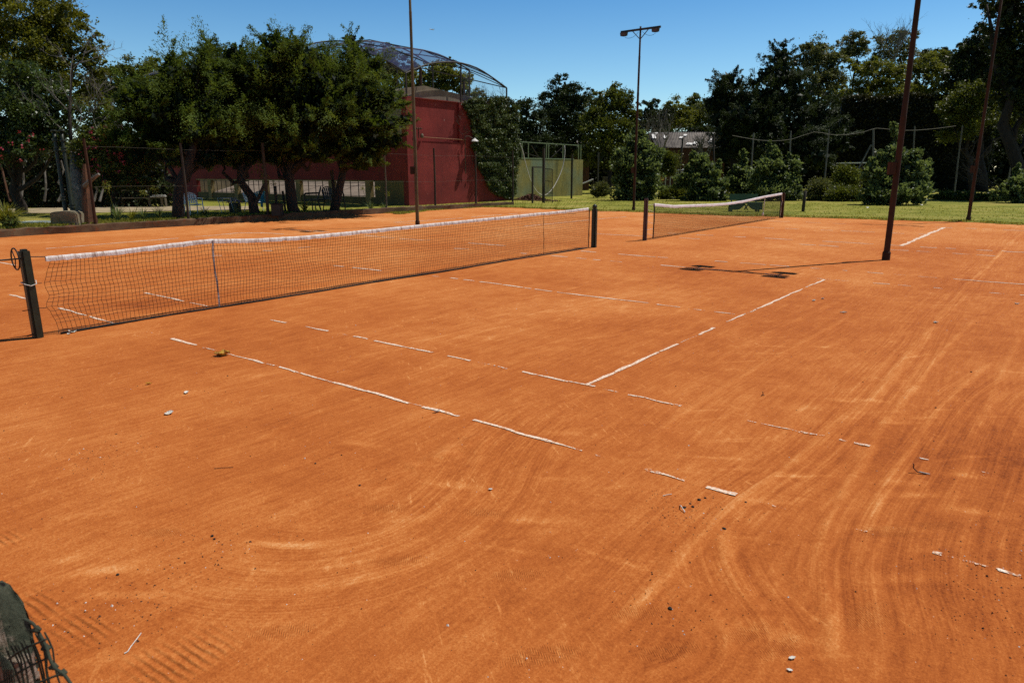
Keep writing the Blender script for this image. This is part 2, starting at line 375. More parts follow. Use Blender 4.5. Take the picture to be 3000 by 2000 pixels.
cd = bpy.data.cameras.new('camera'); cam = bpy.data.objects.new('camera', cd); COL.objects.link(cam); SC.camera = cam
cd.sensor_width = 36; cd.lens = F_PX/IW*36; cd.clip_start = .05; cd.clip_end = 9000
cd.dof.use_dof = True; cd.dof.focus_distance = 11; cd.dof.aperture_fstop = 8
mw = Matrix.Identity(4)
for i in range(3): mw[i][0], mw[i][1], mw[i][2], mw[i][3] = CR[i], CU[i], -CF[i], CAM[i]
cam.matrix_world = mw
SC.view_settings.view_transform = 'Standard'; SC.view_settings.look = 'None'; SC.view_settings.exposure = 0.5; SC.view_settings.gamma = 1
SC.cycles.max_bounces = 6; SC.cycles.transparent_max_bounces = 24; SC.cycles.diffuse_bounces = 3; SC.cycles.caustics_reflective = False; SC.cycles.caustics_refractive = False
SC.cycles.use_denoising = False
rng = np.random.default_rng(11)

# ================================================================== GROUND
mb = MB(); mb.add([(-2500, -2500, -.06), (2500, -2500, -.06), (2500, 2500, -.06), (-2500, 2500, -.06)], [(0, 1, 2, 3)])
tag(mb.build('ground', M['field']), 'flat green grassland stretching to the horizon', 'ground', kind='structure')

def catmull(P, step=0.08):
    P = np.asarray(P, float); Q = np.vstack([2*P[0]-P[1], P, 2*P[-1]-P[-2]]); out = []
    for i in range(1, len(Q)-2):
        n = max(2, int(np.linalg.norm(Q[i+1]-Q[i])/step)); tt = np.linspace(0, 1, n, endpoint=False)[:, None]
        a, b_, c, d = Q[i-1], Q[i], Q[i+1], Q[i+2]
        out.append(.5*((2*b_)+(-a+c)*tt+(2*a-5*b_+4*c-d)*tt**2+(-a+3*b_-3*c+d)*tt**3))
    return np.vstack(out+[P[-1:]])
def gpx(lst): return np.array([G(*p)[:2] for p in lst])
# clay court sheet with raked relief
xs = np.concatenate([np.arange(-17.5, -1, .2), np.arange(-1, 3, .05), np.arange(3, 14.6, .025)]); ys = np.concatenate([np.arange(-16, -11, .25), np.arange(-11, -9.2, .05), np.arange(-9.2, 2, .025), np.arange(2, 4, .05), np.arange(4, 24.2, .14)])
X, Y = np.meshgrid(xs, ys); XY = np.stack([X.ravel(), Y.ravel()], 1); NV = len(XY)
def vnoise(p, s, seed, octv=3):
    """smooth value noise in numpy"""
    r = np.random.default_rng(seed); T = r.uniform(-1, 1, (64, 64)); out = np.zeros(len(p)); a = 1.0
    for _ in range(octv):
        q = p*s; i = np.floor(q).astype(int); f = q-i; f = f*f*(3-2*f)
        g = lambda dx, dy: T[(i[:, 0]+dx) % 64, (i[:, 1]+dy) % 64]
        out += a*((g(0, 0)*(1-f[:, 0])+g(1, 0)*f[:, 0])*(1-f[:, 1])+(g(0, 1)*(1-f[:, 0])+g(1, 1)*f[:, 0])*f[:, 1]); a *= .5; s *= 2.03
    return out
def nearest(poly, maxd):
    """signed distance and arc length to a polyline for the sheet vertices within maxd"""
    lo, hi = poly.min(0)-maxd, poly.max(0)+maxd
    idx = np.where((XY[:, 0] > lo[0]) & (XY[:, 0] < hi[0]) & (XY[:, 1] > lo[1]) & (XY[:, 1] < hi[1]))[0]
    p = XY[idx]; best = np.full(len(idx), 1e9); sg = np.zeros(len(idx)); al = np.zeros(len(idx)); s0 = 0.0
    for a, b_ in zip(poly[:-1], poly[1:]):
        d = b_-a; l = np.hypot(*d)
        if l < 1e-6: continue
        v = p-a; tt = np.clip((v@d)/l**2, 0, 1); e = v-tt[:, None]*d; ds = np.hypot(e[:, 0], e[:, 1]); k = ds < best
        best[k] = ds[k]; sg[k] = np.sign(d[0]*v[k, 1]-d[1]*v[k, 0]); al[k] = s0+tt[k]*l; s0 += l
    k = best < maxd; return idx[k], (best*sg)[k], al[k], s0
c1 = np.zeros(NV); a1 = np.zeros(NV); w1 = np.zeros(NV); dust = np.zeros(NV); fp = np.zeros(NV); zz = np.zeros(NV); dark = np.zeros(NV)
ridges = [
 [(2993, 683), (2850, 820), (2740, 945), (2660, 1040), (2545, 1179), (2428, 1277), (2268, 1393), (2170, 1462), (2089, 1531), (1997, 1626), (1883, 1752), (1768, 1867), (1722, 1943)],
 [(2480, 930), (2357, 1000), (2220, 1075), (2089, 1152), (2000, 1210), (1900, 1290)],
 [(2900, 1060), (2826, 1125), (2750, 1200), (2670, 1312), (2605, 1411), (2560, 1520), (2544, 1614), (2546, 1700), (2552, 1780), (2570, 1880)],
 [(2860, 930), (2760, 1030), (2640, 1180), (2560, 1295), (2498, 1400), (2440, 1510), (2408, 1614), (2414, 1700), (2426, 1763), (2440, 1880), (2455, 2005)],
 [(2985, 980), (2969, 1022), (2929, 1111), (2893, 1200), (2848, 1290), (2817, 1393), (2795, 1446), (2784, 1560)],
 [(2118, 1530), (2122, 1600), (2140, 1680), (2189, 1744), (2235, 1810), (2258, 1880), (2262, 1936), (2252, 2005)],
 [(1978, 1775), (2015, 1795), (2040, 1830), (2051, 1878), (2034, 1922), (1995, 1948), (1930, 1970), (1806, 1992)],
 [(2000, 1740), (2060, 1770), (2110, 1830), (2130, 1890), (2110, 1950), (2060, 2005)],
 [(2544, 1901), (2570, 1945), (2610, 1985)],
 [(2682, 1763), (2695, 1830), (2705, 1909)],
 [(1480, 1240), (1405, 1310), (1366, 1380), (1335, 1440), (1285, 1490), (1201, 1527), (1089, 1565), (980, 1585), (830, 1596), (600, 1580)],
 [(1580, 1310), (1490, 1430), (1410, 1530), (1300, 1610), (1150, 1672), (1000, 1705), (830, 1722), (640, 1720)],
 [(112, 1520), (402, 1495), (670, 1433), (848, 1357), (1000, 1290)],
 [(700, 1310), (950, 1200), (1200, 1130), (1460, 1060), (1700, 1000)],
 [(1200, 1009), (1420, 955), (1650, 900), (1900, 850)], [(1200, 950), (1530, 875), (1760, 825)],
 [(2250, 1640), (2280, 1760), (2330, 1880), (2340, 2000)],
 [(1440, 1270), (1400, 1350), (1392, 1430), (1380, 1480)], [(1490, 1260), (1425, 1360), (1420, 1450)],
 [(2560, 840), (2400, 905), (2200, 1000), (2080, 1070)], [(2940, 730), (2800, 900), (2600, 1120), (2460, 1230), (2330, 1320)],
 [(0, 1700), (200, 1690), (420, 1640), (600, 1590)], [(1050, 1990), (1300, 1900), (1480, 1800), (1640, 1640)]]
amps = [.7, .6, .75, .9, .55, .9, .7, .6, .9, .5, .5, .45, .4, .4, .4, .35, .5, .6, .6, .45, .4, .4, .3]
for k, (rl, am) in enumerate(zip(ridges, amps)):
    poly = catmull(gpx(rl)); i, d, s, tot = nearest(poly, .3)
    wob = np.interp(s, np.arange(0, tot+.5, .25), np.random.default_rng(k).uniform(.35, 1.15, len(np.arange(0, tot+.5, .25))))
    edge = np.clip(np.minimum(s, tot-s)/.25, 0, 1)
    wd = .024+.014*wob; pr = np.exp(-(d/wd)**2)*wob*edge*am
    dust[i] += .68*pr; zz[i] += .011*pr; dark[i] += .16*am*edge*wob*np.exp(-((np.abs(d)-.09)/.045)**2)
bands = [([(2920, 1080), (2790, 1170), (2640, 1370), (2540, 1500), (2490, 1640), (2500, 1780), (2520, 2010)], 1.15),
 ([(3020, 640), (2800, 850), (2640, 1040), (2400, 1280), (2150, 1460), (1950, 1660), (1720, 1950)], .5),
 ([(2090, 1520), (2100, 1620), (2150, 1730), (2220, 1830), (2240, 1950), (2230, 2060)], .33),
 ([(1930, 1740), (2010, 1810), (2030, 1880), (1990, 1935), (1850, 1985), (1650, 2040)], .26),
 ([(1640, 1180), (1490, 1300), (1390, 1440), (1250, 1560), (1030, 1640), (760, 1660), (500, 1600)], .62)]
for poly, wid in bands:
    poly = catmull(gpx(poly)); i, d, s, tot = nearest(poly, wid)
    wt_ = np.clip((wid-np.abs(d))/(.4*wid), 0, 1)*np.clip(np.minimum(s, tot-s)/.5, 0, 1)
    w1[i] *= np.clip(1-4*wt_, 0, 1); wt_ = np.clip((wt_-.25)/.75, 0, 1); k = wt_ > 0; j = i[k]; c1[j] = d[k]+len(poly); a1[j] = s[k]; w1[j] = wt_[k]
def stamp(p, ang, ln, wd, amt, arr, soft=1.0):
    c, s = math.cos(ang), math.sin(ang); e = XY-np.asarray(p[:2]); m = (np.abs(e[:, 0]) < ln*1.6) & (np.abs(e[:, 1]) < ln*1.6); i = np.where(m)[0]; e = e[i]
    u = (e[:, 0]*c+e[:, 1]*s)/ln; v = (-e[:, 0]*s+e[:, 1]*c)/wd; arr[i] += amt*np.exp(-(u*u+v*v)**soft)
ra = math.atan2(HR[1], HR[0])
for px in ((2647, 1415), (2683, 1451), (2312, 1388), (2600, 1550), (2655, 1695), (2357, 1196), (2470, 1175), (2545, 1174), (2700, 1225), (2620, 1240), (2255, 1466), (1346, 1420), (1190, 1520), (1563, 1521), (2340, 1870), (200, 1640), (320, 1670), (390, 1745), (360, 1930), (880, 1600), (2830, 1395), (2860, 1500), (1060, 1300), (1750, 1150), (1650, 1270)):
    p = G(*px); stamp(p, ra+random.uniform(-.5, .5), random.uniform(.12, .24), random.uniform(.035, .06), random.uniform(.4, .7), dust); stamp(p+np.array([.02, -.06, 0]), ra, .16, .03, .3, dark)
for k in range(620):
    p = (rng.uniform(3.5, 13.5), rng.uniform(-7, 8)); g = 1.0 if p[0] > 7 else .55
    stamp(p, ra+rng.normal()*.3, rng.uniform(.04, .26), rng.uniform(.009, .026), g*rng.uniform(.2, .65), dust if rng.uniform() < .62 else dark)
for k in range(240):
    p = (rng.uniform(-1, 6), rng.uniform(-6, 7)); stamp(p, math.pi/2+rng.normal()*.25, rng.uniform(.15, .5), rng.uniform(.02, .05), rng.uniform(.1, .35), dust if rng.uniform() < .7 else dark)
for px, an in (((2550, 1820), .3), ((2535, 1790), .5), ((2610, 1560), 0), ((2590, 1555), .2), ((1420, 1500), -.2), ((1130, 1485), -.1), ((1570, 1920), .3), ((1610, 1915), .2), ((2290, 1890), .6), ((1960, 1905), .2), ((2200, 1850), .4), ((470, 1560), 0), ((830, 1850), .2), ((1870, 1790), .2), ((2740, 1540), 0), ((1520, 1680), .1), ((1160, 1640), .1)):
    stamp(G(*px), ra+an, .15, .055, 1.0, fp, 2.0)
rip = np.zeros(NV)
for a, b_, wd in (((690, 1850), (330, 2010), .13), ((560, 1930), (380, 2040), .12), ((130, 1815), (330, 1880), .09), ((60, 1730), (180, 1830), .07), ((-20, 1560), (60, 1600), .08)):
    i, d, s, tot = nearest(catmull(gpx([a, ((a[0]+b_[0])/2, (a[1]+b_[1])/2+6), b_])), wd*2.2); rip[i] = np.maximum(rip[i], np.exp(-(d/wd)**4)*np.clip(np.minimum(s, tot-s)/.15, 0, 1)*np.clip(.75+.5*vnoise(XY[i], 5, 12), 0, 1))
rdv = G(560, 1905)-G(470, 1850); rdv = rdv[:2]/np.hypot(*rdv[:2])
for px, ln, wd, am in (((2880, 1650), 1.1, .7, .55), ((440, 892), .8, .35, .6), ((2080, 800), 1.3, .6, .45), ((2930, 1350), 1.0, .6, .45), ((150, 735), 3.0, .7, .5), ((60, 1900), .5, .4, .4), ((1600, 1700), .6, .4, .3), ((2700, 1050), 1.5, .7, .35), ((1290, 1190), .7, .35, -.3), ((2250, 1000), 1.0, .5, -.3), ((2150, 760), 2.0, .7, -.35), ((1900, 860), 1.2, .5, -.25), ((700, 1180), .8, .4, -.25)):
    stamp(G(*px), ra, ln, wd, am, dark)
dark *= np.where(np.abs(dark) > .2, np.clip(1+.35*vnoise(XY, 3.0, 17), .3, 1.6), 1)
poly = catmull(gpx([(1045, 1458), (1150, 1400), (1260, 1345), (1390, 1285)])); i, d, s, tot = nearest(poly, .4)
dust[i] += .55*np.exp(-(d/.09)**2)*np.clip(np.minimum(s, tot-s)/.2, 0, 1)*np.clip(.55+.6*vnoise(XY[i], 9, 5), 0, 1.3)
zz[i] += .012*np.exp(-(d/.10)**2)*np.clip(.5+.7*vnoise(XY[i], 11, 6), 0, 1.4)
zz += .006*vnoise(XY, .6, 3, 2)+.0022*vnoise(XY, 5.0, 4, 2)
a_, b_ = X.shape
me = bpy.data.meshes.new('clay_court'); co3 = np.stack([XY[:, 0], XY[:, 1], zz], 1)
ii = (np.arange(a_-1)[:, None]*b_+np.arange(b_-1)[None, :]).ravel(); F4 = np.stack([ii, ii+1, ii+b_+1, ii+b_], 1)
me.vertices.add(NV); me.vertices.foreach_set('co', co3.astype(np.float32).ravel()); me.loops.add(F4.size); me.loops.foreach_set('vertex_index', F4.astype(np.int32).ravel())
me.polygons.add(len(F4)); me.polygons.foreach_set('loop_start', np.arange(0, F4.size, 4, dtype=np.int32))
for nm, ar in (('c1', c1), ('a1', a1), ('w1', w1), ('dust', np.clip(dust, 0, 1.2)), ('dark', np.clip(dark, -1, 1)), ('fp', np.clip(fp, 0, 1)), ('rip', rip)):
    at = me.attributes.new(nm, 'FLOAT', 'POINT'); at.data.foreach_set('value', ar.astype(np.float32))
me.update(calc_edges=True)
for p in me.polygons: p.use_smooth = True
def clayz(x, y): return float(zz[int(np.clip(np.searchsorted(ys, y), 0, len(ys)-1))*len(xs)+int(np.clip(np.searchsorted(xs, x), 0, len(xs)-1))])
# clay shader: compacted red earth, raked streaks, loose pale dust, grain
m, t, out = newmat('red_clay'); pos = t.n('ShaderNodeNewGeometry').outputs['Position']
sp = t.n('ShaderNodeSeparateXYZ', i={0: pos}); px_, py_ = sp.outputs[0], sp.outputs[1]
warp = t.math('MULTIPLY', t.math('SUBTRACT', t.noise(pos, .16, 2, .5), .5), .9)
cx = t.math('ADD', px_, warp)
v0 = t.xyz(t.math('MULTIPLY', cx, 9.0), t.math('MULTIPLY', py_, .35)); v0f = t.xyz(t.math('MULTIPLY', cx, 42.0), t.math('MULTIPLY', py_, 1.6))
s0 = t.math('ADD', t.math('MULTIPLY', t.noise(v0, 1, 4, .6), .5), t.math('MULTIPLY', t.noise(v0f, 1, 3, .6), .5))
v1 = t.xyz(t.math('MULTIPLY', t.attr('c1'), 21.0), t.math('MULTIPLY', t.attr('a1'), .4)); v1f = t.xyz(t.math('MULTIPLY', t.attr('c1'), 75.0), t.math('MULTIPLY', t.attr('a1'), 1.3))
s1 = t.math('ADD', t.math('MULTIPLY', t.noise(v1, 1, 4, .6), .55), t.math('MULTIPLY', t.noise(v1f, 1, 3, .6), .45))
w_ = t.attr('w1')
st = t.math('ADD', t.math('MULTIPLY', s1, w_), t.math('MULTIPLY', s0, t.math('SUBTRACT', 1.0, w_)))
stc = t.math('SUBTRACT', st, .5)
low = t.math('SUBTRACT', t.noise(pos, .33, 4, .55), .5); midn = t.math('SUBTRACT', t.noise(pos, 3.2, 5, .65), .5)
grain = t.math('SUBTRACT', t.noise(pos, 95, 3, .8), .5); grain2 = t.math('SUBTRACT', t.noise(pos, 28, 4, .75), .5)
ang = t.math('ADD', t.math('MULTIPLY', px_, 430.0), t.math('MULTIPLY', t.math('PINGPONG', py_, .024), 480.0))
tread = t.math('MULTIPLY', t.math('SINE', ang), t.attr('fp'))
rph = t.math('ADD', t.math('MULTIPLY', t.math('ADD', t.math('MULTIPLY', px_, float(-rdv[1])), t.math('MULTIPLY', py_, float(rdv[0]))), 175.0), t.math('MULTIPLY', t.noise(pos, 6, 2, .5), 5.0))
ripl = t.math('MULTIPLY', t.math('SINE', rph), t.attr('rip'))
val = t.math('ADD', .52, t.math('ADD', t.math('MULTIPLY', stc, t.math('ADD', .46, t.math('MULTIPLY', w_, .56))), t.math('MULTIPLY', low, .66)))
val = t.math('ADD', val, t.math('ADD', t.math('MULTIPLY', midn, .34), t.math('ADD', t.math('MULTIPLY', grain, .8), t.math('MULTIPLY', grain2, .42))))
val = t.math('ADD', val, t.math('SUBTRACT', t.math('MULTIPLY', t.attr('dust'), .30), t.math('MULTIPLY', t.attr('dark'), .20)))
dv0 = t.xyz(t.math('MULTIPLY', cx, 26.0), t.math('MULTIPLY', py_, 3.0)); dash = t.math('SUBTRACT', t.noise(dv0, 1, 4, .7), .5)
dv1 = t.xyz(t.math('MULTIPLY', t.math('ADD', t.math('MULTIPLY', px_, .61), t.math('MULTIPLY', py_, .79)), 26.0), t.math('MULTIPLY', t.math('SUBTRACT', t.math('MULTIPLY', px_, .79), t.math('MULTIPLY', py_, .61)), 3.4)); dash1 = t.math('MAXIMUM', 0.0, t.math('SUBTRACT', t.noise(dv1, 1, 4, .7), .58))
gate = t.ramp(t.noise(pos, .8, 3, .6), [(.42, (0, 0, 0)), (.62, (1, 1, 1))])
rear = t.n('ShaderNodeMapRange', i={0: t.math('SUBTRACT', t.math('MULTIPLY', py_, .79), t.math('MULTIPLY', px_, .61)), 1: -11.0, 2: 14.0, 3: -.05, 4: .19}).outputs[0]  # paler away from the camera: vignette and view-angle tone put into the colour
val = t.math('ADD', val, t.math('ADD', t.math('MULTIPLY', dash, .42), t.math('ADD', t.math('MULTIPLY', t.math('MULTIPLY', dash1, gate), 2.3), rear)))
val = t.math('ADD', val, t.math('ADD', t.math('MULTIPLY', tread, .05), t.math('MULTIPLY', ripl, .045)))
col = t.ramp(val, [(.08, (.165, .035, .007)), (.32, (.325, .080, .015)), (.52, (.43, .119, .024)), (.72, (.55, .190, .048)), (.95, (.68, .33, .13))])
vor = t.n('ShaderNodeTexVoronoi', i={'Vector': pos, 'Scale': 34.0}); pk = t.math('MULTIPLY', t.math('LESS_THAN', vor.outputs['Distance'], .10), t.math('GREATER_THAN', t.noise(pos, 17, 1, .5), .60))
col = t.mix(pk, col, (.12, .045, .02))
vor2 = t.n('ShaderNodeTexVoronoi', i={'Vector': t.n('ShaderNodeVectorMath', operation='ADD', i={0: pos, 1: (3.3, 1.7, 0)}).outputs[0], 'Scale': 21.0}); pk2 = t.math('MULTIPLY', t.math('LESS_THAN', vor2.outputs['Distance'], .05), t.math('GREATER_THAN', t.noise(pos, 11, 1, .5), .60))
col = t.mix(pk2, col, (.66, .45, .32))
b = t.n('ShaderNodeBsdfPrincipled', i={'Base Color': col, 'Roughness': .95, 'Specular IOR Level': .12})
hh = t.math('ADD', t.math('MULTIPLY', st, .6), t.math('ADD', t.math('MULTIPLY', grain, .35), t.math('ADD', t.math('MULTIPLY', grain2, .5), t.math('ADD', t.math('MULTIPLY', tread, .15), t.math('MULTIPLY', ripl, .55)))))
t.nt.links.new(t.bump(hh, .75, .012), b.inputs['Normal']); t.nt.links.new(b.outputs[0], out.inputs[0])
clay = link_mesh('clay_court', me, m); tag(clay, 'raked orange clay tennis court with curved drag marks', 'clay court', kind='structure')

# lawn sheet lying just over the far rim of the clay
edge = [G(x, y)[:2] for x, y in ((1180, 627), (1300, 613), (1430, 607), (1560, 611), (1700, 617), (1850, 621), (1950, 625), (2100, 631), (2253, 635), (2340, 637), (2600, 645), (2847, 652), (3000, 659))]
edge = [np.array([-17.2, 15.2])]+edge+[edge[-1]+np.array([3.0, -.3]), np.array([19.0, 21.5]), np.array([19.5, 10]), np.array([19.5, -30])]
E = catmull(np.array(edge), .12); rr_ = np.random.default_rng(3)
Eo = E+np.stack([.12*vnoise(E, 1.6, 8), .22*vnoise(E, 1.9, 9)], 1)
cen = np.array([1.0, 2.0]); rows = [np.column_stack([Eo, np.full(len(Eo), .012)])]
for q, z in ((.12, .035), (.5, .03), (2, .03), (6, .03), (16, .02), (40, .0), (90, -.01)):
    d = unit(Eo-cen); rows.append(np.column_stack([Eo+d*q, np.full(len(Eo), z)+.008*rr_.normal(size=len(Eo))*(q < 10)]))
tag(MB().grid(rows).build('lawn', M['lawn'], smooth=True), 'mown green lawn strip along the far edge of the clay', 'lawn', kind='structure')

# terrace left of the kerb
KX = -16.0
def tz(y): return float(np.interp(y, [-20, 8, 15, 30], [.2, .2, .03, .02]))
ty = np.arange(-14, 30, .5); txs = np.concatenate([[KX-.1], np.arange(KX-.6, -60, -1.0)])
P = np.array([[(x, y, tz(y)+.015*math.sin(x*1.7+y)+.01*rng.normal()) for x in txs] for y in ty])
tag(MB().grid(P).build('terrace', M['lawn'], smooth=True), 'raised shady grass terrace behind the kerb', 'terrace', kind='structure')
P = []
for px in np.linspace(-40, 760, 26):
    y0 = np.interp(px, [-40, 340, 520, 760], [612, 606, 603, 604]); y1 = np.interp(px, [-40, 340, 520, 760], [626, 622, 617, 613])
    P.append([G(px, y0, .225)+np.array([0, 0, .01*rng.normal()]), G(px, (y0+y1)/2, .23), G(px, y1, .225)])
tag(MB().grid(P).build('path', M['sand'], smooth=True), 'pale sandy path crossing the terrace', 'path', kind='structure')

# kerb between clay and terrace
ky = np.arange(-9, 24.0, .25); prof = [(0.10, -.06), (.09, .24), (.05, .265), (-.09, .268), (-.12, .25), (-.12, -.06)]
P = [[(KX+px+.025*math.sin(y*2.1+k)+.012*rng.normal(), y, z*(np.interp(y, [-9, 8, 14, 20, 24], [.86, .95, .95, .8, .7]))+.012*rng.normal()*(k in (1, 2, 3))) for k, (px, z) in enumerate(prof)] for y in ky]
tag(MB().grid(P).build('kerb', M['kerb']), 'low clay-stained concrete kerb below the wire fence', 'kerb', kind='structure')

# ------------------------------------------------------------------ court markings: worn tape
m, t, out = newmat('worn_white_tape'); pos = t.n('ShaderNodeNewGeometry').outputs['Position']
sv = t.n('ShaderNodeMapping', i={'Vector': pos, 'Scale': (5.0, 5.0, 1)}).outputs[0]
wr = t.attr('tint')
k = t.math('ADD', t.math('MULTIPLY', t.math('SUBTRACT', t.noise(sv, 1.6, 5, .75), .5), 1.5), t.math('MULTIPLY', t.math('SUBTRACT', t.noise(pos, 42, 4, .75), .5), 1.7))
alpha = t.ramp(t.math('ADD', .5, t.math('SUBTRACT', k, t.math('MULTIPLY', t.math('SUBTRACT', wr, .74), .55))), [(.44, (0, 0, 0)), (.54, (1, 1, 1))])
col = t.ramp(t.noise(pos, 55, 4, .75), [(.40, (.56, .25, .11)), (.52, (.74, .58, .45)), (.63, (.82, .75, .66))])
b = t.n('ShaderNodeBsdfPrincipled', i={'Base Color': col, 'Roughness': .8, 'Specular IOR Level': .2}); tp = t.n('ShaderNodeBsdfTransparent')
mx = t.n('ShaderNodeMixShader', i={0: alpha, 1: tp.outputs[0], 2: b.outputs[0]}); t.nt.links.new(mx.outputs[0], out.inputs[0]); M['tape'] = m
def tape(name, label, pieces, wid=.05):
    """pieces: ((x0,y0),(x1,y1),wear) ends of the stretches of tape still showing"""
    Vs, Ts = [], []
    for (p, q, wear) in pieces:
        p, q = G(*p), G(*q); fr = float(np.clip((depth_of(p)-10)/8, 0, 1)); wear = wear*(1-.5*fr); d = q-p; ln = np.linalg.norm(d); n = max(3, int(ln/.06)); d /= ln; sd_ = np.array([-d[1], d[0], 0])*wid/2*(1+.75*fr)
        q5 = np.arange(0, n+1)*ln/n; we = lambda: np.interp(q5, np.arange(0, ln+.6, .17), rng.uniform(-1, 1, len(np.arange(0, ln+.6, .17)))); fa = .86-.7*wear; cnt_ = we()*.35; e = np.clip(fa+.6*we()+cnt_, .14, 1)+.05*rng.normal(size=n+1); f = np.clip(fa+.6*we()-cnt_, .14, 1)+.05*rng.normal(size=n+1)
        zl = .0
        zq = np.interp(np.linspace(0, 1, n+1), np.linspace(0, 1, n+1), [float(zz[int(np.clip(np.searchsorted(ys, y), 0, len(ys)-1))*len(xs)+int(np.clip(np.searchsorted(xs, x), 0, len(xs)-1))]) for x, y in ((p+d*ln*i/n)[:2] for i in range(n+1))])+.005
        for i in range(n):
            a, b2 = p+d*ln*i/n, p+d*ln*(i+1)/n
            Vs.append([a-sd_*e[i]+(0, 0, zq[i]), b2-sd_*e[i+1]+(0, 0, zq[i+1]), b2+sd_*f[i+1]+(0, 0, zq[i+1]), a+sd_*f[i]+(0, 0, zq[i])])
            u = (i+.5)/n; Ts.append(wear+.28*max(0, 1-min(u, 1-u)*n/1.5))
    tag(quads(name, np.array(Vs), M['tape'], tint=Ts), label, 'court line', kind='structure')
def along(pts, spans, jit=0.0):
    """a court line through pixel points pts; spans = (x0,x1,wear)"""
    xs_, ys_ = zip(*pts); return [((a, float(np.interp(a, xs_, ys_))), (b2, float(np.interp(b2, xs_, ys_))), w2) for a, b2, w2 in spans]
LA = [(0, 854), (30, 863), (336, 947.6), (503, 992), (1071, 1145), (1466, 1254.5), (1703, 1321), (2154, 1448.6), (2982, 1689.7), (3100, 1724)]
tape('sideline', 'near doubles sideline of worn white tape running to the lower right', along(LA, [(30, 83, .5), (173, 253, .15), (262, 335, .2), (430, 458, .95), (503, 575, .2), (598, 632, .5), (668, 775, .5), (780, 815, .8), (815, 866, .05), (866, 965, .45), (965, 1071, .3), (1071, 1200, .0), (1200, 1240, .75), (1240, 1345, .35), (1385, 1475, .15), (1475, 1600, .25), (1600, 1705, .45), (1720, 1775, 1.0), (1890, 2010, .55), (2070, 2157, .0), (2157, 2180, .8), (2225, 2300, 1.0), (2500, 2560, .9), (2733, 2760, .6), (2775, 2815, .85), (2820, 2900, .8), (2900, 2990, .6)]))
LB = [(0, 768), (45, 778), (425, 858), (610, 898), (835, 944.6), (1103, 999.6), (1464, 1075), (1736.6, 1133), (1928.6, 1175), (2192, 1232), (2410.7, 1279), (2540, 1309), (2900, 1390)]
tape('singles_line', 'near singles sideline of worn white tape meeting the service line', along(LB, [(0, 45, .5), (425, 470, .3), (470, 540, .25), (560, 612, .3), (795, 838, .35), (895, 962, .45), (995, 1030, .9), (1038, 1078, .35), (1098, 1200, .3), (1200, 1268, .45), (1310, 1378, .45), (1400, 1450, .75), (1455, 1487, .5), (1528, 1580, .35), (1580, 1665, .3), (1665, 1742, .4), (1770, 1812, .6), (1842, 1880, .5), (1880, 1995, .55), (2188, 2216, .5), (2228, 2330, .55), (2330, 2415, .65), (2455, 2480, .7), (2500, 2548, .6), (2688, 2722, .8), (2870, 2912, .75)]))
LC = [(1718.7, 1127), (2166, 927.5), (2411.6, 819)]
tape('service_line', 'near service line of bright broken white tape', along(LC, [(1718, 1800, .0), (1800, 1930, .15), (1935, 1985, .2), (1985, 2040, .8), (2045, 2092, .3), (2130, 2185, .45), (2190, 2220, .55), (2220, 2300, .0), (2300, 2352, .25), (2362, 2415, .3)]))
LD = [(978, 778), (1116, 792), (1265, 808), (1338, 817), (1527, 842), (1896, 888.6), (2150, 921)]
tape('centre_line', 'centre service line of white tape dashes beyond the near net post', along(LD, [(978, 1008, .4), (1033, 1075, .15), (1075, 1118, .25), (1264, 1286, .9), (1320, 1341, .3), (1360, 1382, .2), (1385, 1392, .6), (1406, 1468, .2), (1474, 1532, .2), (1536, 1556, .2), (1567, 1618, .2), (1632, 1700, .15), (1700, 1805, .25), (1805, 1900, .35), (1924, 1992, .2), (2033, 2065, .45), (2092, 2152, .45)]))
LE = [(1330, 728), (1372, 730), (1616, 749.6), (1862, 771), (1937, 776.7), (2291, 807), (2432, 819), (2993, 865)]
tape('singles_line', 'far singles sideline of the near court under the lamp shadow', along(LE, [(1330, 1373, .0), (1524, 1542, .4), (1614, 1662, .5), (1688, 1718, .4), (1738, 1758, .3), (1788, 1822, .6), (1936, 1990, .0), (1990, 2052, .25), (2052, 2130, .3), (2178, 2204, .4), (2240, 2292, .2), (2390, 2485, .85), (2558, 2606, .45), (2630, 2668, .5), (2734, 2762, .35), (2898, 2942, .6), (2988, 3005, .4)]))
LF = [(1372, 712), (1482, 720), (1703, 735.6), (1896, 751), (2094.6, 765), (2306, 781), (2472.6, 793.5), (2583, 802), (2794, 818), (2996, 834.5)]
tape('sideline', 'far doubles sideline of the near court behind the net post', along(LF, [(1372, 1420, .3), (1420, 1482, .15), (1702, 1748, .4), (1812, 1922, .05), (1928, 1956, .3), (2094, 2132, .1), (2170, 2245, .15), (2255, 2312, .3), (2374, 2405, .7), (2468, 2482, .3), (2540, 2588, .05), (2620, 2655, .8), (2690, 2745, .6), (2792, 2900, .1), (2900, 3010, .05)]))
LG = [(134, 729), (524, 698), (700, 683)]
tape('baseline', 'far left baseline of the near court near the kerb', along(LG, [(134, 200, .6), (200, 300, .3), (300, 524, .1), (572, 700, .1), (700, 780, .3)]), .06)
tape('baseline', 'far left baseline of the rear court by the light pole', [((1153, 651), (1228, 647), .4), ((1230, 648), (1356, 638), .1), ((1381, 636), (1470, 629), .05), ((1490, 628), (1587, 622), .15)], .06)
tape('service_line', 'far service line of the rear court seen through the near net', [((1532, 663), (1620, 655), .1), ((1620, 655), (1724, 645), .05), ((1742, 643), (1790, 639), .05), ((1790, 639), (1835, 635), .2)])
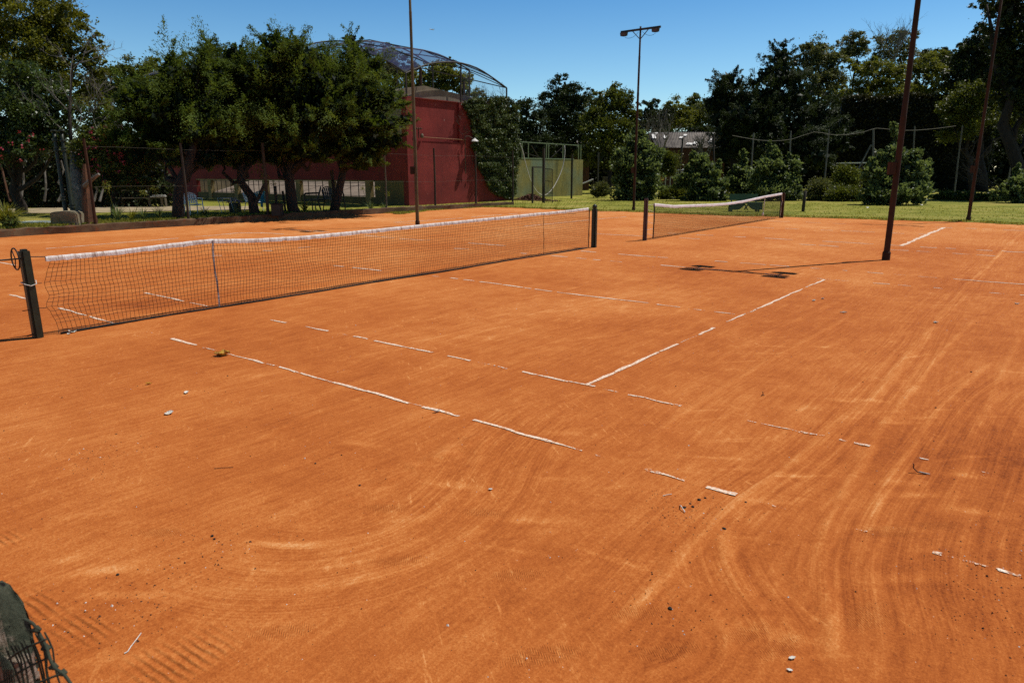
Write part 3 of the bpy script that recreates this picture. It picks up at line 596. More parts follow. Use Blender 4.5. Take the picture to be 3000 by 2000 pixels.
tape('sideline', 'worn sideline dashes beyond the left half of the near net', [((847, 673), (965, 681), .05), ((764, 682), (830, 687), .1), ((1070, 690), (1156, 697), .15), ((1170, 699), (1260, 704), .5), ((1160, 653), (1230, 657), .6), ((874, 726), (910, 723), .2), ((770, 734), (800, 735), .3), ((620, 749), (650, 749), .3)], .045)
tape('sideline', 'near doubles sideline of the rear court', along([(1741, 685), (1885, 692), (1990, 697), (2150, 706), (2350, 716), (2460, 723), (2700, 736), (2915, 750)], [(1741, 1800, .15), (1800, 1886, .1), (1990, 2050, .5), (2340, 2390, .5), (2400, 2458, .4), (2610, 2662, .3), (2685, 2726, .3), (2790, 2850, .5), (2860, 2916, .4)]), .045)
tape('singles_line', 'near singles sideline of the rear court', along([(1955, 683), (2040, 688), (2184, 695.5), (2320, 702), (2410, 707), (2556, 714.5), (2702, 723.5), (2904, 734.5), (3000, 740)], [(1955, 1990, .4), (2040, 2090, .3), (2150, 2186, .3), (2240, 2322, .35), (2410, 2470, .3), (2470, 2560, .2), (2600, 2650, .5), (2696, 2745, .05), (2770, 2800, .5), (2860, 2908, .15), (2934, 3005, .0)]))
tape('centre_line', 'centre service line of the rear court', along([(2160, 664), (2266, 668.6), (2406, 673.3), (2559, 680), (2645, 684), (2720, 687)], [(2158, 2268, .05), (2300, 2340, .6), (2404, 2440, .0), (2464, 2500, .2), (2500, 2562, .15), (2600, 2648, .1), (2690, 2722, .2)]))
tape('service_line', 'clean white service line of the rear court', [((2641, 720), (2700, 694.5), .0), ((2700, 694.5), (2766, 667), .0)], .075)
tape('singles_line', 'far singles sideline of the rear court by the lawn', along([(2255, 647.8), (2360, 651), (2478, 656), (2740, 665.5), (2788, 667.5), (2858, 670), (3000, 676)], [(2255, 2316, .2), (2360, 2405, .5), (2440, 2480, .4), (2740, 2790, .05), (2828, 2862, .05), (2878, 2905, .5), (2940, 3000, .3)]))

# ================================================================== NETS
def wave(n, amp, seed, cells): 
    r = np.random.default_rng(seed); return np.interp(np.linspace(0, cells, n), np.arange(cells+1), r.normal(size=cells+1))*amp
def net_mesh(PT, r=.0016):
    """PT rows x cols x 3 knot positions -> cords as three sided tubes"""
    a, b2 = PT.shape[:2]; Q = []
    def seg(p, q):
        d = unit(q-p); s = unit(np.cross(d, np.array([0.2, 0.1, 1.0])+0*d)); u2 = np.cross(s, d)
        o3 = [s*r, (-s*.5+u2*.866)*r, (-s*.5-u2*.866)*r]
        for k in range(3):
            o1, o2 = o3[k], o3[(k+1) % 3]; Q.append(np.stack([p+o1, q+o1, q+o2, p+o2], 1))
    seg(PT[:, :-1].reshape(-1, 3), PT[:, 1:].reshape(-1, 3)); seg(PT[:-1].reshape(-1, 3), PT[1:].reshape(-1, 3)); return np.concatenate(Q)
NX = .1
def headband(name, ys_, tops, x0, wid, m, parent, seed, thick=.016):
    n = len(ys_); r = np.random.default_rng(seed); wr1 = r.normal(size=n)*.004; wr2 = r.normal(size=n)*.005; P = []
    for k, (dx, dz) in enumerate(((thick, -wid), (thick*1.05, -wid*.5), (thick*.9, -.006), (0, 0), (-thick*.9, -.006), (-thick*1.05, -wid*.5), (-thick, -wid))):
        P.append([(x0+dx+(wr1[i] if k in (1, 5) else wr1[i]*.4)+.003*math.sin(i*1.9+k), ys_[i], tops[i]+dz+(wr2[i]*.7 if k in (0, 6) else wr2[i]*.25)) for i in range(n)])
    return MB().grid(P).build(name, m, parent, smooth=True)
m, t, out = newmat('soiled_headband'); co = t.n('ShaderNodeTexCoord').outputs['Object']
sv = t.n('ShaderNodeMapping', i={'Vector': co, 'Scale': (1, 6, 1)}).outputs[0]
col = t.ramp(t.noise(sv, 3.2, 5, .7), [(.36, (.40, .30, .25)), (.5, (.70, .62, .58)), (.66, (.80, .76, .74))])
b = t.n('ShaderNodeBsdfPrincipled', i={'Base Color': col, 'Roughness': .85, 'Specular IOR Level': .2})
t.nt.links.new(t.bump(t.noise(sv, 9, 3, .6), .6, .02), b.inputs['Normal']); t.nt.links.new(b.outputs[0], out.inputs[0]); M['band'] = m

tn = thing('tennis_net', (NX, 0, 0), 'long black tennis net with soiled white band across the near court', 'tennis net')
YL, YR = -6.22, 6.14
ty_ = [-6.3, -6.0, -5.6, -5.17, -4.71, -4.3, -4.12, -3.9, -3.4, -2.5, -1.2, 0, 1.5, 3.0, 4.0, 4.12, 4.3, 5.2, 6.1]; tzs = [.955, .955, .955, .97, .988, 1.0, 1.003, .985, .955, .935, .945, .96, .975, .99, 1.003, 1.004, 1.0, 1.01, 1.03]
def top1(y): return np.interp(y, ty_, tzs)
e_px = [(150, 762), (142, 785), (133, 812), (123, 829), (133, 842), (140, 858), (141, 868), (138, 882), (133, 894), (136, 901), (150, 910), (158, 925), (167, 945), (171, 955), (166, 969)]
e3 = np.array([PL(x, y, 0, NX) for x, y in e_px]); eo = np.argsort(e3[:, 2]); eZ, eY = e3[eo, 2], e3[eo, 1]
nc, nr = 246, 19
yb = np.linspace(YL, YR, nc); zfr = np.linspace(0, 1, nr); PT = np.zeros((nr, nc, 3))
nz = np.random.default_rng(2)
for j, f in enumerate(zfr):
    z = .005+f*(top1(yb)-.05); ed = np.interp(z[0], eZ, eY)-YL; dec = np.exp(-(yb-YL)/.42)
    yy = yb+ed*dec*.9; pull = (.020*np.sin((z-.30)*2*math.pi/.36))*dec
    PT[j, :, 0] = NX+.035*np.sin(f*math.pi)*np.sin(yb*1.1)+.010*np.sin(yb*5+f*6)+nz.normal(size=nc)*.0025
    PT[j, :, 1] = yy+.010*np.sin(f*9+yb*.8)*(1-f)+nz.normal(size=nc)*.003+.012*np.sin(f*5+yb*2.3)
    PT[j, :, 2] = z+pull*.6+nz.normal(size=nc)*.0025-.012*np.sin(f*math.pi)*(1+np.sin(yb*.9))
    if j < 3: PT[j, :, 2] = .006+j*.022+.006*np.sin(yb*7+j); PT[j, :, 0] += (.05-.018*j)*(.6+.4*np.sin(yb*1.7))
quads('net_mesh', net_mesh(PT, .0027), M['cord'], tn)
yh = np.linspace(-6.24, 6.1, 210); headband('headband', yh, top1(yh), NX, .062, M['band'], tn, 4)
mb = MB(); q_ = np.arange(YL, YR, .25); mb.tube([(NX+.03+.02*math.sin(y*1.7), y, .012) for y in q_], .015, 6); mb.build('bottom_cord', M['cord'], tn, smooth=True)
for y0, lab in ((-4.12, 'white and dark strap holding the net down'), (4.10, None)):
    zt = float(top1(y0)); mb = MB(); zz_ = np.linspace(.01, zt-.02, 14)
    mb.grid([[(NX+.022+.004*math.sin(z*20), y0-w_*.5+.01*math.sin(z*7), z), (NX+.024+.004*math.sin(z*20), y0+w_*.5+.01*math.sin(z*7), z)] for z in zz_ for w_ in (.024 if y0 < 0 else .012,)])
    o = mb.build('strap', mat('strap_cloth', (.42, .4, .42), (.06, .05, .06), 24, .8, stretch=(1, 1, 1.5)) if y0 < 0 else M['cord'], tn); sm = o.modifiers.new('thick', 'SOLIDIFY'); sm.thickness = .004
for q_ in ([(NX, -6.40, .965), (NX, -6.22, .95)], [(NX, 6.08, 1.0), (NX, 6.36, 1.02)]): MB().tube(q_, .006, 6).build('net_cable', M['wheel'], tn)
ta = PL(122, 829, 0, NX); tb = PL(136, 901, 0, NX)
for tq in (ta, tb): MB().tube(bez((NX, -6.40, tq[2]+.01), tq, 5, (0, 0, -.004)), .004, 5).build('tie_cord', M['cord'], tn)
P = [(NX, YR+.02, .02+k*.05) for k in range(20)]; MB().tube(P, .012, 6).build('side_pole', M['cord'], tn)
# posts of the near net
def post(name, label, c, w, d, h, m, round_top=True, extra=None):
    o = thing(name, (c[0], c[1], 0), label, 'net post'); mb = MB(); mb.box((c[0]-d/2, c[1]-w/2, -.2), (c[0]+d/2, c[1]+w/2, h)); mb.build('shaft', m, o, bevel=min(w, d)*.22); return o
np1 = post('net_post', 'square dark green net post with an iron winder wheel', (NX+.01, -6.455), .10, .12, 1.06, M['greenpost'])
mb = MB(); wy = -6.555; wc = np.array([NX+.02, wy, .955]); ang_ = np.linspace(0, 2*math.pi, 25)
mb.tube([wc+np.array([.125*math.cos(a), 0, .125*math.sin(a)]) for a in ang_], .0085, 6, cap=False)
for k in range(3): a = 2.2+k*2.094; mb.tube([wc, wc+np.array([.125*math.cos(a), 0, .125*math.sin(a)])], .006, 5)
mb.build('winder_wheel', M['wheel'], np1, smooth=True)
MB().tube([(NX+.02, -6.50, .955), (NX+.02, -6.93, .955)], .009, 8).build('axle', M['wheel'], np1, smooth=True)
mb = MB(); zr = .655
mb.tube([(NX+.075, -6.515, zr), (NX+.08, -6.46, zr-.022), (NX+.076, -6.40, zr-.005), (NX+.03, -6.388, zr+.03), (NX-.04, -6.39, zr+.02), (NX-.055, -6.46, zr+.015), (NX-.05, -6.52, zr+.015), (NX+.03, -6.522, zr+.01), (NX+.075, -6.515, zr)], .006, 6); mb.build('tied_rope', M['rope'], np1, smooth=True)
for q_, r in (([(NX+.01, -6.50, ta[2]), (NX+.01, -6.56, ta[2])], .005), ([(NX+.01, -6.50, tb[2]), (NX+.01, -6.57, tb[2])], .005), ([(NX+.02, -6.5, .05), (NX+.02, -6.57, .035)], .008)): MB().tube(q_, r, 5).build('hook', M['wheel'], np1)
np2 = post('net_post', 'tall black round topped net post at the far end of the near net', (NX+.03, 6.37), .13, .13, 1.02, M['greenpost'])
MB().lathe((NX+.03, 6.37, 1.02), [(.064, 0), (.062, .03), (.05, .06), (.028, .082), (.004, .09)], 16).build('rounded_cap', M['greenpost'], np2, smooth=True)
# rear net
N2 = .35; tn2 = thing('tennis_net', (N2, 15, 0), 'sagging tennis net of the rear court in front of the lawn', 'tennis net')
h2y = [9.3, 9.6, 10.6, 12.0, 13.5, 14.9, 16.6, 18.9, 20.2, 21.0]; h2z = [1.03, 1.01, .93, .90, .865, .85, .88, .985, 1.02, 1.045]
b2y = [9.2, 11.6, 14.2, 16.8, 19.3, 20.4, 21.0]; b2z = [.03, .015, .01, .01, .02, .06, .10]
yb = np.linspace(9.32, 20.95, 230); PT = np.zeros((17, 230, 3))
for j in range(17):
    f = j/16; lo = np.interp(yb, b2y, b2z); hi = np.interp(yb, h2y, h2z)-.05
    PT[j, :, 0] = N2+.03*math.sin(f*math.pi)+nz.normal(size=230)*.002; PT[j, :, 1] = yb+.01*np.sin(f*8+yb); PT[j, :, 2] = lo+(hi-lo)*f+nz.normal(size=230)*.003
quads('net_mesh', net_mesh(PT, .0033), M['cord'], tn2)
headband('headband', np.linspace(9.3, 21.0, 90), np.interp(np.linspace(9.3, 21.0, 90), h2y, h2z), N2, .085, mat('pale_pink_band', (.78, .70, .70), (.6, .52, .52), 4, .8), tn2, 9, .022)
mb = MB(); mb.tube([(N2+.02, 18.86, .93), (N2+.03, 18.80, .6), (N2+.02, 18.78, .36)], .016, 6); mb.lathe((N2+.02, 18.76, .2), [(.01, 0), (.045, .03), (.045, .1), (.02, .15)], 8); mb.build('strap', M['rope'], tn2)
for y0 in (9.32, 20.95): MB().tube([(N2, y0, .02), (N2+.01, y0, .5), (N2, y0, 1.0)], .018, 6).build('side_pole', M['cord'], tn2)
mb = MB(); zs_ = [1.0, .78, .7, .45, .3, .1]
for k, z in enumerate(zs_): mb.tube([(N2, 8.86, z+(.1 if k % 2 else 0)), (N2, 9.3, z)], .005, 4)
mb.build('lacing_rope', M['rope'], tn2); mb = MB(); mb.tube([(N2+.02, 20.98, .95), (N2+.04, 21.06, .7), (N2+.02, 20.98, .5), (N2+.03, 21.02, .3), (N2+.02, 21.0, .1)], .012, 5); mb.build('lacing_rope', M['rope'], tn2)
np3 = post('net_post', 'square brown net post laced with white rope beside the rear net', (N2, 8.80), .11, .11, 1.19, M['brownpost'])
np4 = post('net_post', 'dark brown net post at the lawn end of the rear net', (N2+.02, 21.2), .12, .12, 1.06, M['rust'])

# ================================================================== FLOODLIGHT POLES
def flood_pole(label, base, four, mshaft, box=True, tilt=(0, 0)):
    o = thing('floodlight_pole', base, label, 'light pole', 'rusty floodlight poles around the courts')
    x, y, _ = base; mb = MB(); Hh = 8.57
    mb.lathe((x, y, 0), [(.068, -.2), (.064, 0), (.061, 3.02), (.061, 3.06), (.056, 3.08), (.055, 5.55), (.057, 5.6), (.050, 5.62), (.049, 7.2), (.051, 7.24), (.044, 7.27), (.043, Hh)], 14); mb.build('pole', mshaft, o, smooth=True)
    mb = MB(); z = 8.44; mb.bar((x-1.04, y, z), (x+1.04, y, z), .085, .085)
    mb.build('crossbar', M['steel'], o)
    for s in (-1, 1): MB().bar((x+s*.02, y, z-.42), (x+s*.42, y, z-.03), .03, .03).build('brace', M['steel'], o)
    for s in (-1, 1):
        for f in ((-1, 1) if four else (-1,)):
            lx = x+s*.83; ly = y+f*(.27 if four else .06); mb = MB(); zt = z-.03
            pf = [(-.23, 0), (.23, 0), (.19, -.22), (.07, -.25), (-.07, -.25), (-.19, -.22)] if four else [(-.18, 0), (.18, 0), (.15, -.17), (.06, -.195), (-.06, -.195), (-.15, -.17)]
            a = [(lx+p, ly-f*.05, zt+q) for p, q in pf]; b3 = [(lx+p*.95, ly+f*.12, zt+q*.92-.03) for p, q in pf]; n = 6
            mb.add(a+b3, [tuple(range(6)), tuple(range(11, 5, -1))]+[(j, (j+1) % 6, 6+(j+1) % 6, 6+j) for j in range(6)])
            ob = mb.build('floodlight', M['steel'], o)
            if four: MB().bar((lx, y, zt+.02), (lx, ly, zt-.01), .05, .04).build('lamp_bracket', M['steel'], o)
            yq = ly+f*.123; g2 = MB(); g2.add([(lx+p*.84, yq, zt-.045+q*.74) for p, q in pf], [tuple(range(6))])
            gg = g2.build('lamp_glass', M['lampbrown']); gg.parent = ob
    for s in (-1, 1): MB().tube(bez((x+s*.1, y, z-.1), (x+s*.8, y-.03, z-.27), 8, (0, 0, -.13)), .008, 5).build('cable', M['black'], o)
    if box:
        bx_ = np.array([x, y, 0])-HR*.13+HF*(-.02); mb = MB(); mb.obox(bx_+np.array([0, 0, 1.98]), HR*.062, HF*.07, (0, 0, .135)); mb.build('switch_box', M['rust'], o, bevel=.008)
    mb = MB(); mb.lathe((x, y, 0), [(.085, -.05), (.085, .16), (.066, .2)], 12); mb.build('base_sleeve', M['rust'], o)
    return o
flood_pole('thick rusty floodlight pole rising from the clay at right', G(2595, 761), True, M['rust'])
flood_pole('yellowed floodlight pole standing behind the near net', G(1223.5, 662), True, M['rust_yellow'])
flood_pole('slim floodlight pole with both lamps showing against the sky', G(1856, 618), False, M['rust'])
flood_pole('floodlight pole on the lawn edge before the dark trees', G(2836, 649), False, M['rust'])
b0 = G(2352, 622); o = tag(MB().tube([(b0[0], b0[1], -.1), (b0[0]+.01, b0[1], .5), (b0[0]+.03, b0[1], 1.0)], [.075, .072, .06], 10).build('stub_post', M['fencepost'], smooth=True), 'short dark wooden post alone on the lawn', 'post')

# ================================================================== BUILDING: red pelota court with netted roof
RX, Y0, Y1 = -20.0, 19.2, 28.8
bd = thing('pelota_building', (RX, 24, 0), 'oxide red walled building with concrete gable and creeper covered corner', 'building')
mb = MB(); mb.box((RX-.4, Y0, -.1), (RX, Y1, 3.65)); mb.box((RX-.4, Y0+.002, 3.65), (RX-.003, 19.9, 6.03)); mb.box((RX-.4, 19.9, 3.65), (RX-.16, 23.65, 5.97)); mb.box((RX-.4, 23.65, 3.65), (RX-.003, Y1, 6.0)); mb.box((RX-.4, 19.9, 5.972), (RX-.055, 23.65, 6.02))
mb.build('front_wall', M['redwall'], bd)
XE = -50.0
cols = [PL(x, 540, 1, Y0)[0] for x in (614, 691, 775, 873, 970, 1078)]
mb = MB(); mb.box((XE, Y0, 1.44), (RX-.402, Y0+.3, 3.65)); mb.box((XE, Y0, -.1), (-43.3, Y0+.3, 1.44)); mb.build('side_wall', M['redwall'], bd)
mb = MB(); mb.box((XE, Y0+.02, 3.652), (RX-.402, Y0+.32, 6.28)); mb.build('upper_wall', M['greyconc'], bd)
MB().box((-30, Y0-.03, 3.58), (RX-.41, Y0+.04, 3.70)).build('ledge', mat('pale_ledge', (.4, .38, .33), (.2, .19, .16), 3, .9), bd)
gp = [(18.95, 5.9), (18.95, 6.30), (19.45, 6.47), (21.15, 6.76), (22.3, 6.66), (26.06, 6.40), (28.9, 6.2), (28.9, 5.9)]
MB().prism([(a, c) for a, c in gp], 0, RX-1.0, RX-.42).build('gable', M['greyconc'], bd)
mb = MB(); mb.box((XE, Y1-.3, -.1), (RX-.42, Y1, 6.2)); mb.box((XE-.3, Y0, -.1), (XE, Y1, 6.2)); mb.build('rear_wall', M['greyconc'], bd)
mb = MB(); mb.box((-43.3, Y0+.03, -.1), (RX-.42, Y0+.27, .46)); mb.build('sill_wall', M['olive'], bd)
MB().box((-22.9, Y0+.02, .46), (RX-.42, Y0+.25, 1.438)).build('infill_panel', M['olive'], bd)
MB().box((-43.3, Y0-.02, 1.36), (-22.9, Y0+.29, 1.438)).build('lintel', M['cream'], bd)
edges = [-43.3]+cols
for k, cx_ in enumerate(cols):
    MB().box((cx_-.22, Y0-.04, -.05), (cx_+.22, Y0+.24, 1.358)).build('column', M['cream'], bd)
for a, b3 in zip(edges[:-1], edges[1:]):
    a2, b4 = a+.24, b3-.24; mb = MB(); nb = max(2, int((b4-a2)/.62))
    for j in range(1, nb): xx = a2+(b4-a2)*j/nb; mb.box((xx-.018, Y0+.08, .465), (xx+.018, Y0+.12, 1.355))
    mb.box((a2, Y0+.085, .50), (b4, Y0+.115, .53)); mb.box((a2, Y0+.085, 1.28), (b4, Y0+.115, 1.31)); mb.build('window_grille', M['steel'], bd)
MB().add([(-43, Y0+.6, .30), (-22, Y0+.6, .30), (-22, 25.5, 1.75), (-43, 25.5, 1.75)], [(0, 1, 2, 3)]).build('added_ramp', M['pale'], bd)  # added slope, tilted up to catch the sun behind the window openings
# fixtures on the red wall
mb = MB(); mb.tube([PL(1242, 402, 0, RX+.05), PL(1300, 406, 0, RX+.05), PL(1365, 410, 0, RX+.05)], .022, 6); mb.build('conduit', mat('ochre_conduit', (.3, .13, .06), (.2, .09, .04), 4, .7), bd)
c_ = PL(1236, 398, 0, RX+.08); mb = MB(); mb.lathe(c_-np.array([0, 0, .13]), [(.05, 0), (.09, .03), (.10, .16), (.06, .25)], 10); mb.build('junction_box', M['wood_grey'], bd)
mb = MB(); p1 = PL(1362, 400, 0, RX+.22); p2 = PL(1364, 508, 0, RX+.12); mb.tube([p1, (p1+p2)/2, p2], .025, 6); mb.tube([p1, p1+np.array([.1, .25, .03]), p1+np.array([.2, .5, -.10])], .02, 6); mb.build('wall_pipe', M['postpale'], bd)
c_ = p1+np.array([.25, .62, -.28]); MB().lathe(c_, [(.24, 0), (.2, .06), (.08, .14), (.04, .2)], 12).build('lamp_shade', M['roofwhite'], bd)
mb = MB(); p3 = PL(1222, 378, 0, RX+.1)
mb.tube([p3, p3+np.array([.1, .35, .03])], .02, 5); mb.tube([p3+np.array([0, .1, -.5]), p3+np.array([0, .1, 0])], .03, 6)
for k in range(3): mb.lathe(p3+np.array([.1*k/3, .35*k/3, -.02]), [(.05, 0), (.06, .05), (.03, .1)], 7)
mb.build('insulator', M['brick'], bd)
# roof cage
cg = thing('roof_cage', (RX-10, 24, 6.3), 'arched steel roof frame with bluish netting on the red building', 'roof cage')
fy = np.array([19.3, 19.81, 21.13, 22.51, 23.88, 25.32, 26.52, 28.3]); fz = np.array([7.22, 7.41, 7.88, 8.14, 8.27, 8.11, 7.8, 7.18]); rel = np.array([0, .2, .66, .9, 1, .88, .58, 0])
rdx = [-20, -21.56, -23.14, -25.29, -28, -30.2, -33, -40, -50.3]; rdz = [8.25, 8.75, 9.28, 9.75, 10.39, 10.5, 10.45, 10.43, 10.45]; evx = [-20, -21.25, -23.17, -25.64, -33, -50.3]; evz = [7.22, 7.9, 8.6, 9.15, 9.28, 9.4]
def arch(x):
    rz, ez = np.interp(-x, [-k for k in rdx], rdz), np.interp(-x, [-k for k in evx], evz); return np.stack([np.full(8, x), fy, ez+(rz-ez)*rel], 1)
stx = [-20.0, -23.2, -26.6, -30.2, -35, -40, -45, -50.2]
for x in stx: MB().tube(catmull(arch(x), .5), .045, 6).build('arch_rib', M['steel'], cg)
for k in (0, 2, 4, 6, 7): MB().tube([arch(x)[k] for x in np.arange(-20, -50.3, -1.0)], .035, 6).build('purlin', M['steel'], cg)
for x in stx:
    A = arch(x)
    for k in (0, 7): MB().bar((x, A[k][1], 6.0), A[k], .075, .075, up=(1, 0, 0)).build('cage_post', M['steel'], cg)
MB().bar((RX, 23.8, 6.02), arch(-20)[4], .07, .07, up=(1, 0, 0)).build('cage_post', M['steel'], cg)
for yy, zz2, zt2 in ((21.15, 6.7, 7.75), (24.9, 6.45, 7.35)): MB().bar((RX-.7, yy, zz2), (RX-.7, yy, zt2), .12, .12, up=(1, 0, 0)).build('cage_post', M['rust'], cg)
mb = MB(); A0, A1 = arch(-20), arch(-23.2); mb.bar(A0[0], A1[4], .04, .04); mb.bar(A0[7], A1[4], .04, .04); mb.bar(A1[0], arch(-26.6)[4], .04, .04); mb.bar(arch(-20)[7], (RX-.7, 21.15, 7.75), .05, .05); mb.bar((RX-.7, 21.15, 7.75), A0[0], .04, .04); mb.build('cross_brace', M['steel'], cg)
P = []
for x in np.arange(-20.05, -50, -.8):
    A = catmull(arch(x), .6); sgn = abs(math.sin((x+20)*math.pi/3.3)); P.append(A+np.array([0, 0, .05])-np.outer(.14*sgn*np.sin(np.linspace(0, math.pi, len(A))), [0, 0, 1]))
nn = min(len(p) for p in P); P = [p[np.linspace(0, len(p)-1, 24).astype(int)] for p in P]
MB().grid(P).build('roof_netting', M['netpurple'], cg, smooth=True)
P = [[(RX+.02, y, 6.05+(np.interp(y, fy, fz)-6.05)*f) for y in np.linspace(24, 28.3, 14)] for f in np.linspace(0, 1, 8)]; MB().grid(P).build('hanging_netting', M['netclear'], cg)
# ivy
def region_pts(poly, n, rg):
    poly = np.array(poly, float); lo, hi = poly.min(0), poly.max(0); out_ = []
    while len(out_) < n:
        p = rg.uniform(lo, hi, (n, 2)); ins = np.zeros(n, bool); j = len(poly)-1
        for i in range(len(poly)):
            a, b5 = poly[i], poly[j]; c = ((a[1] > p[:, 1]) != (b5[1] > p[:, 1])) & (p[:, 0] < (b5[0]-a[0])*(p[:, 1]-a[1])/(b5[1]-a[1]+1e-9)+a[0]); ins ^= c; j = i
        out_ += list(p[ins])
    return np.array(out_[:n])
iv = [(1352, 305), (1372, 293), (1400, 290), (1440, 285), (1484, 287), (1500, 300), (1512, 330), (1508, 380), (1516, 430), (1512, 470), (1500, 520), (1504, 560), (1492, 585), (1470, 575), (1450, 572), (1436, 558), (1420, 540), (1417, 520), (1405, 500), (1392, 485), (1390, 455), (1378, 430), (1382, 400), (1376, 370), (1372, 345), (1360, 325)]
ivt = thing('climbing_ivy', (RX, 26, 0), 'glossy dark ivy mass covering the right end of the red wall', 'ivy')
rg = np.random.default_rng(21); pp = region_pts(iv, 32000, rg); pp += rg.normal(size=pp.shape)*3.0
ctr = pp//np.array([16, 14]); hsh = (np.sin(ctr[:, 0]*12.9+ctr[:, 1]*78.2)*43758.5) % 1
base_ = np.array([PL(x, y, 0, RX) for x, y in pp]); outd = .10+.34*hsh*rg.uniform(.2, 1, len(pp))+.05*rg.normal(size=len(pp)); base_[:, 0] += np.abs(outd)
la = np.array([.5, 0, -.55])+rg.normal(size=(len(pp), 3))*.5; s = rg.uniform(.08, .145, len(pp))
quads('foliage', leafquads(base_, la, s, s*.75, rg, .2), L['ivy'], ivt, tint=np.clip(.6*hsh+.5*rg.uniform(0, 1, len(pp))-.1, 0, 1))
mb = MB()
for k in range(26):
    x0 = rg.uniform(1380, 1500); y0 = rg.uniform(340, 590); a = PL(x0, y0, 0, RX+.04); mb.tube([a, a+np.array([.03, rg.normal()*.3, .6]), a+np.array([.02, rg.normal()*.5, 1.3])], .012, 4)
for k in range(34):
    x0, y0 = rg.uniform(1340, 1385), rg.uniform(330, 395); a = PL(x0, y0, 0, RX+.06); twig_mesh(a, rg.normal(size=3)+np.array([.6, -.3, .1]), .35, .008, rg, 1, mb)
for k in range(16): a = PL(rg.uniform(1400, 1490), 292, 0, RX-.05); twig_mesh(a, np.array([.1, -.4, .9])+rg.normal(size=3)*.4, .6, .012, rg, 2, mb)
mb.build('stems', M['twig_dark'], ivt)

# ================================================================== GREEN WALL, GATE, KERB FENCE
gB = G(1706, 573); gA = PL(1494, 577, 0, gB[0]-.9); gA[2] = 0; hv = height(gB, 468); dv = unit(gB-gA); nv = np.array([dv[1], -dv[0], 0]) ; nv = nv if nv@(CAM-gA) > 0 else -nv
gw = thing('practice_wall', gB, 'mossy yellow green practice wall with a rail on top', 'wall')
MB().obox((gA+gB)/2-nv*.15+np.array([0, 0, hv/2-.05]), (gB-gA)/2, nv*.15, (0, 0, hv/2+.05)).build('wall_panel', M['greenwall'], gw)
MB().obox((gA+gB*1)/2-nv*.15-dv*.6+np.array([0, 0, hv+.03]), (gB-gA)/2-dv*.6, nv*.17, (0, 0, .035)).build('wall_coping', M['railgreen'], gw)
ht = 4.02; mb = MB(); L0 = gA-nv*.15; mb.bar(L0+np.array([0, 0, ht+.05]), L0+(gB-gA)*.955+np.array([0, 0, ht-.05]), .06, .06); mb.build('top_rail', M['railgreen'], gw)
for f in (.17, .25, .49, .52, .72, .95, .985): MB().bar(L0+(gB-gA)*f+np.array([0, 0, hv]), L0+(gB-gA)*f+np.array([0, 0, ht]), .05, .05, up=(1, 0, 0)).build('rail_post', M['railgreen'], gw)
mb = MB(); mb.bar(L0+(gB-gA)*.2+np.array([0, 0, hv+.45]), L0+(gB-gA)*.42+np.array([0, 0, hv+.1]), .04, .04); mb.bar(L0+(gB-gA)*.29+np.array([0, 0, ht-.2]), L0+(gB-gA)*.38+np.array([0, 0, hv+.2]), .06, .04); mb.bar(L0+(gB-gA)*.55+np.array([0, 0, hv+.1]), L0+(gB-gA)*.72+np.array([0, 0, ht-.2]), .03, .03); mb.build('loose_brace', M['steel'], gw)
rp = [PL(x, y, 0, gB[0]+.55) for x, y in ((1654, 427), (1655, 449), (1650, 482), (1642, 508), (1630, 534), (1616, 556), (1598, 571), (1578, 566), (1560, 540), (1547, 505), (1537, 468), (1531, 440), (1524, 425))]
tag(MB().tube(catmull(np.array(rp), .15), .032, 6).build('hanging_rope', M['rope'], smooth=True), 'long white rope hanging in a loop before the green wall', 'rope')
g1, g2 = G(1560, 597), G(1592, 595); gt = thing('gate', g1, 'dark framed wire gate standing open by the kerb end', 'gate')
h1 = height(g1, 488); h2 = height(g2, 434)
MB().bar(g1, g1+np.array([0, 0, h1]), .09, .09, up=(1, 0, 0)).build('gate_post', M['fencepost'], gt); MB().bar(g2, g2+np.array([0, 0, h2]), .13, .13, up=(1, 0, 0)).build('gate_post', M['fencepost'], gt)
MB().bar(g1+np.array([0, 0, h1-.04]), g2+np.array([0, 0, h1-.04]), .07, .07).build('crossbar', M['fencepost'], gt)
d3 = depth_of(g2)-.3; qx = [D(x, y, d3) for x, y in ((1595, 494), (1618, 496), (1618, 597), (1594, 595))]; mb = MB()
for a, b3 in zip(qx, qx[1:]+qx[:1]): mb.bar(a, b3, .04, .04)
mb.bar(D(1595, 530, d3), D(1618, 532, d3), .03, .03); mb.bar(D(1594, 563, d3), D(1618, 566, d3), .03, .03); lf = mb.build('gate_leaf', M['steel'], gt)
o = MB().add(qx, [(0, 1, 2, 3)]).build('wire_panel', veilmat('gate_wire', (.10, .09, .05), .3)); o.parent = lf; o.matrix_parent_inverse = Matrix.Identity(4)
# dry leaf heap
rg = np.random.default_rng(5); lc = G(1556, 588); n = 2600; rr2 = np.abs(rg.normal(size=n))*.8; th = rg.uniform(0, 2*math.pi, n); along_ = unit(G(1595, 589)-G(1525, 587))
pz = lc+np.outer(rr2*np.cos(th)*1.3, along_)+np.outer(rr2*np.sin(th)*.6, np.array([-along_[1], along_[0], 0])); pz[:, 2] = np.clip(.42*np.exp(-(rr2/.75)**2), .02, 1)*rg.uniform(.3, 1, n)+.02
s = rg.uniform(.07, .14, n); tag(quads('leaf_pile', leafquads(pz, rg.normal(size=(n, 3)), s, s*.7, rg, .4), M['brownleaf']), 'heap of brown dry leaves by the open gate', 'leaf pile')

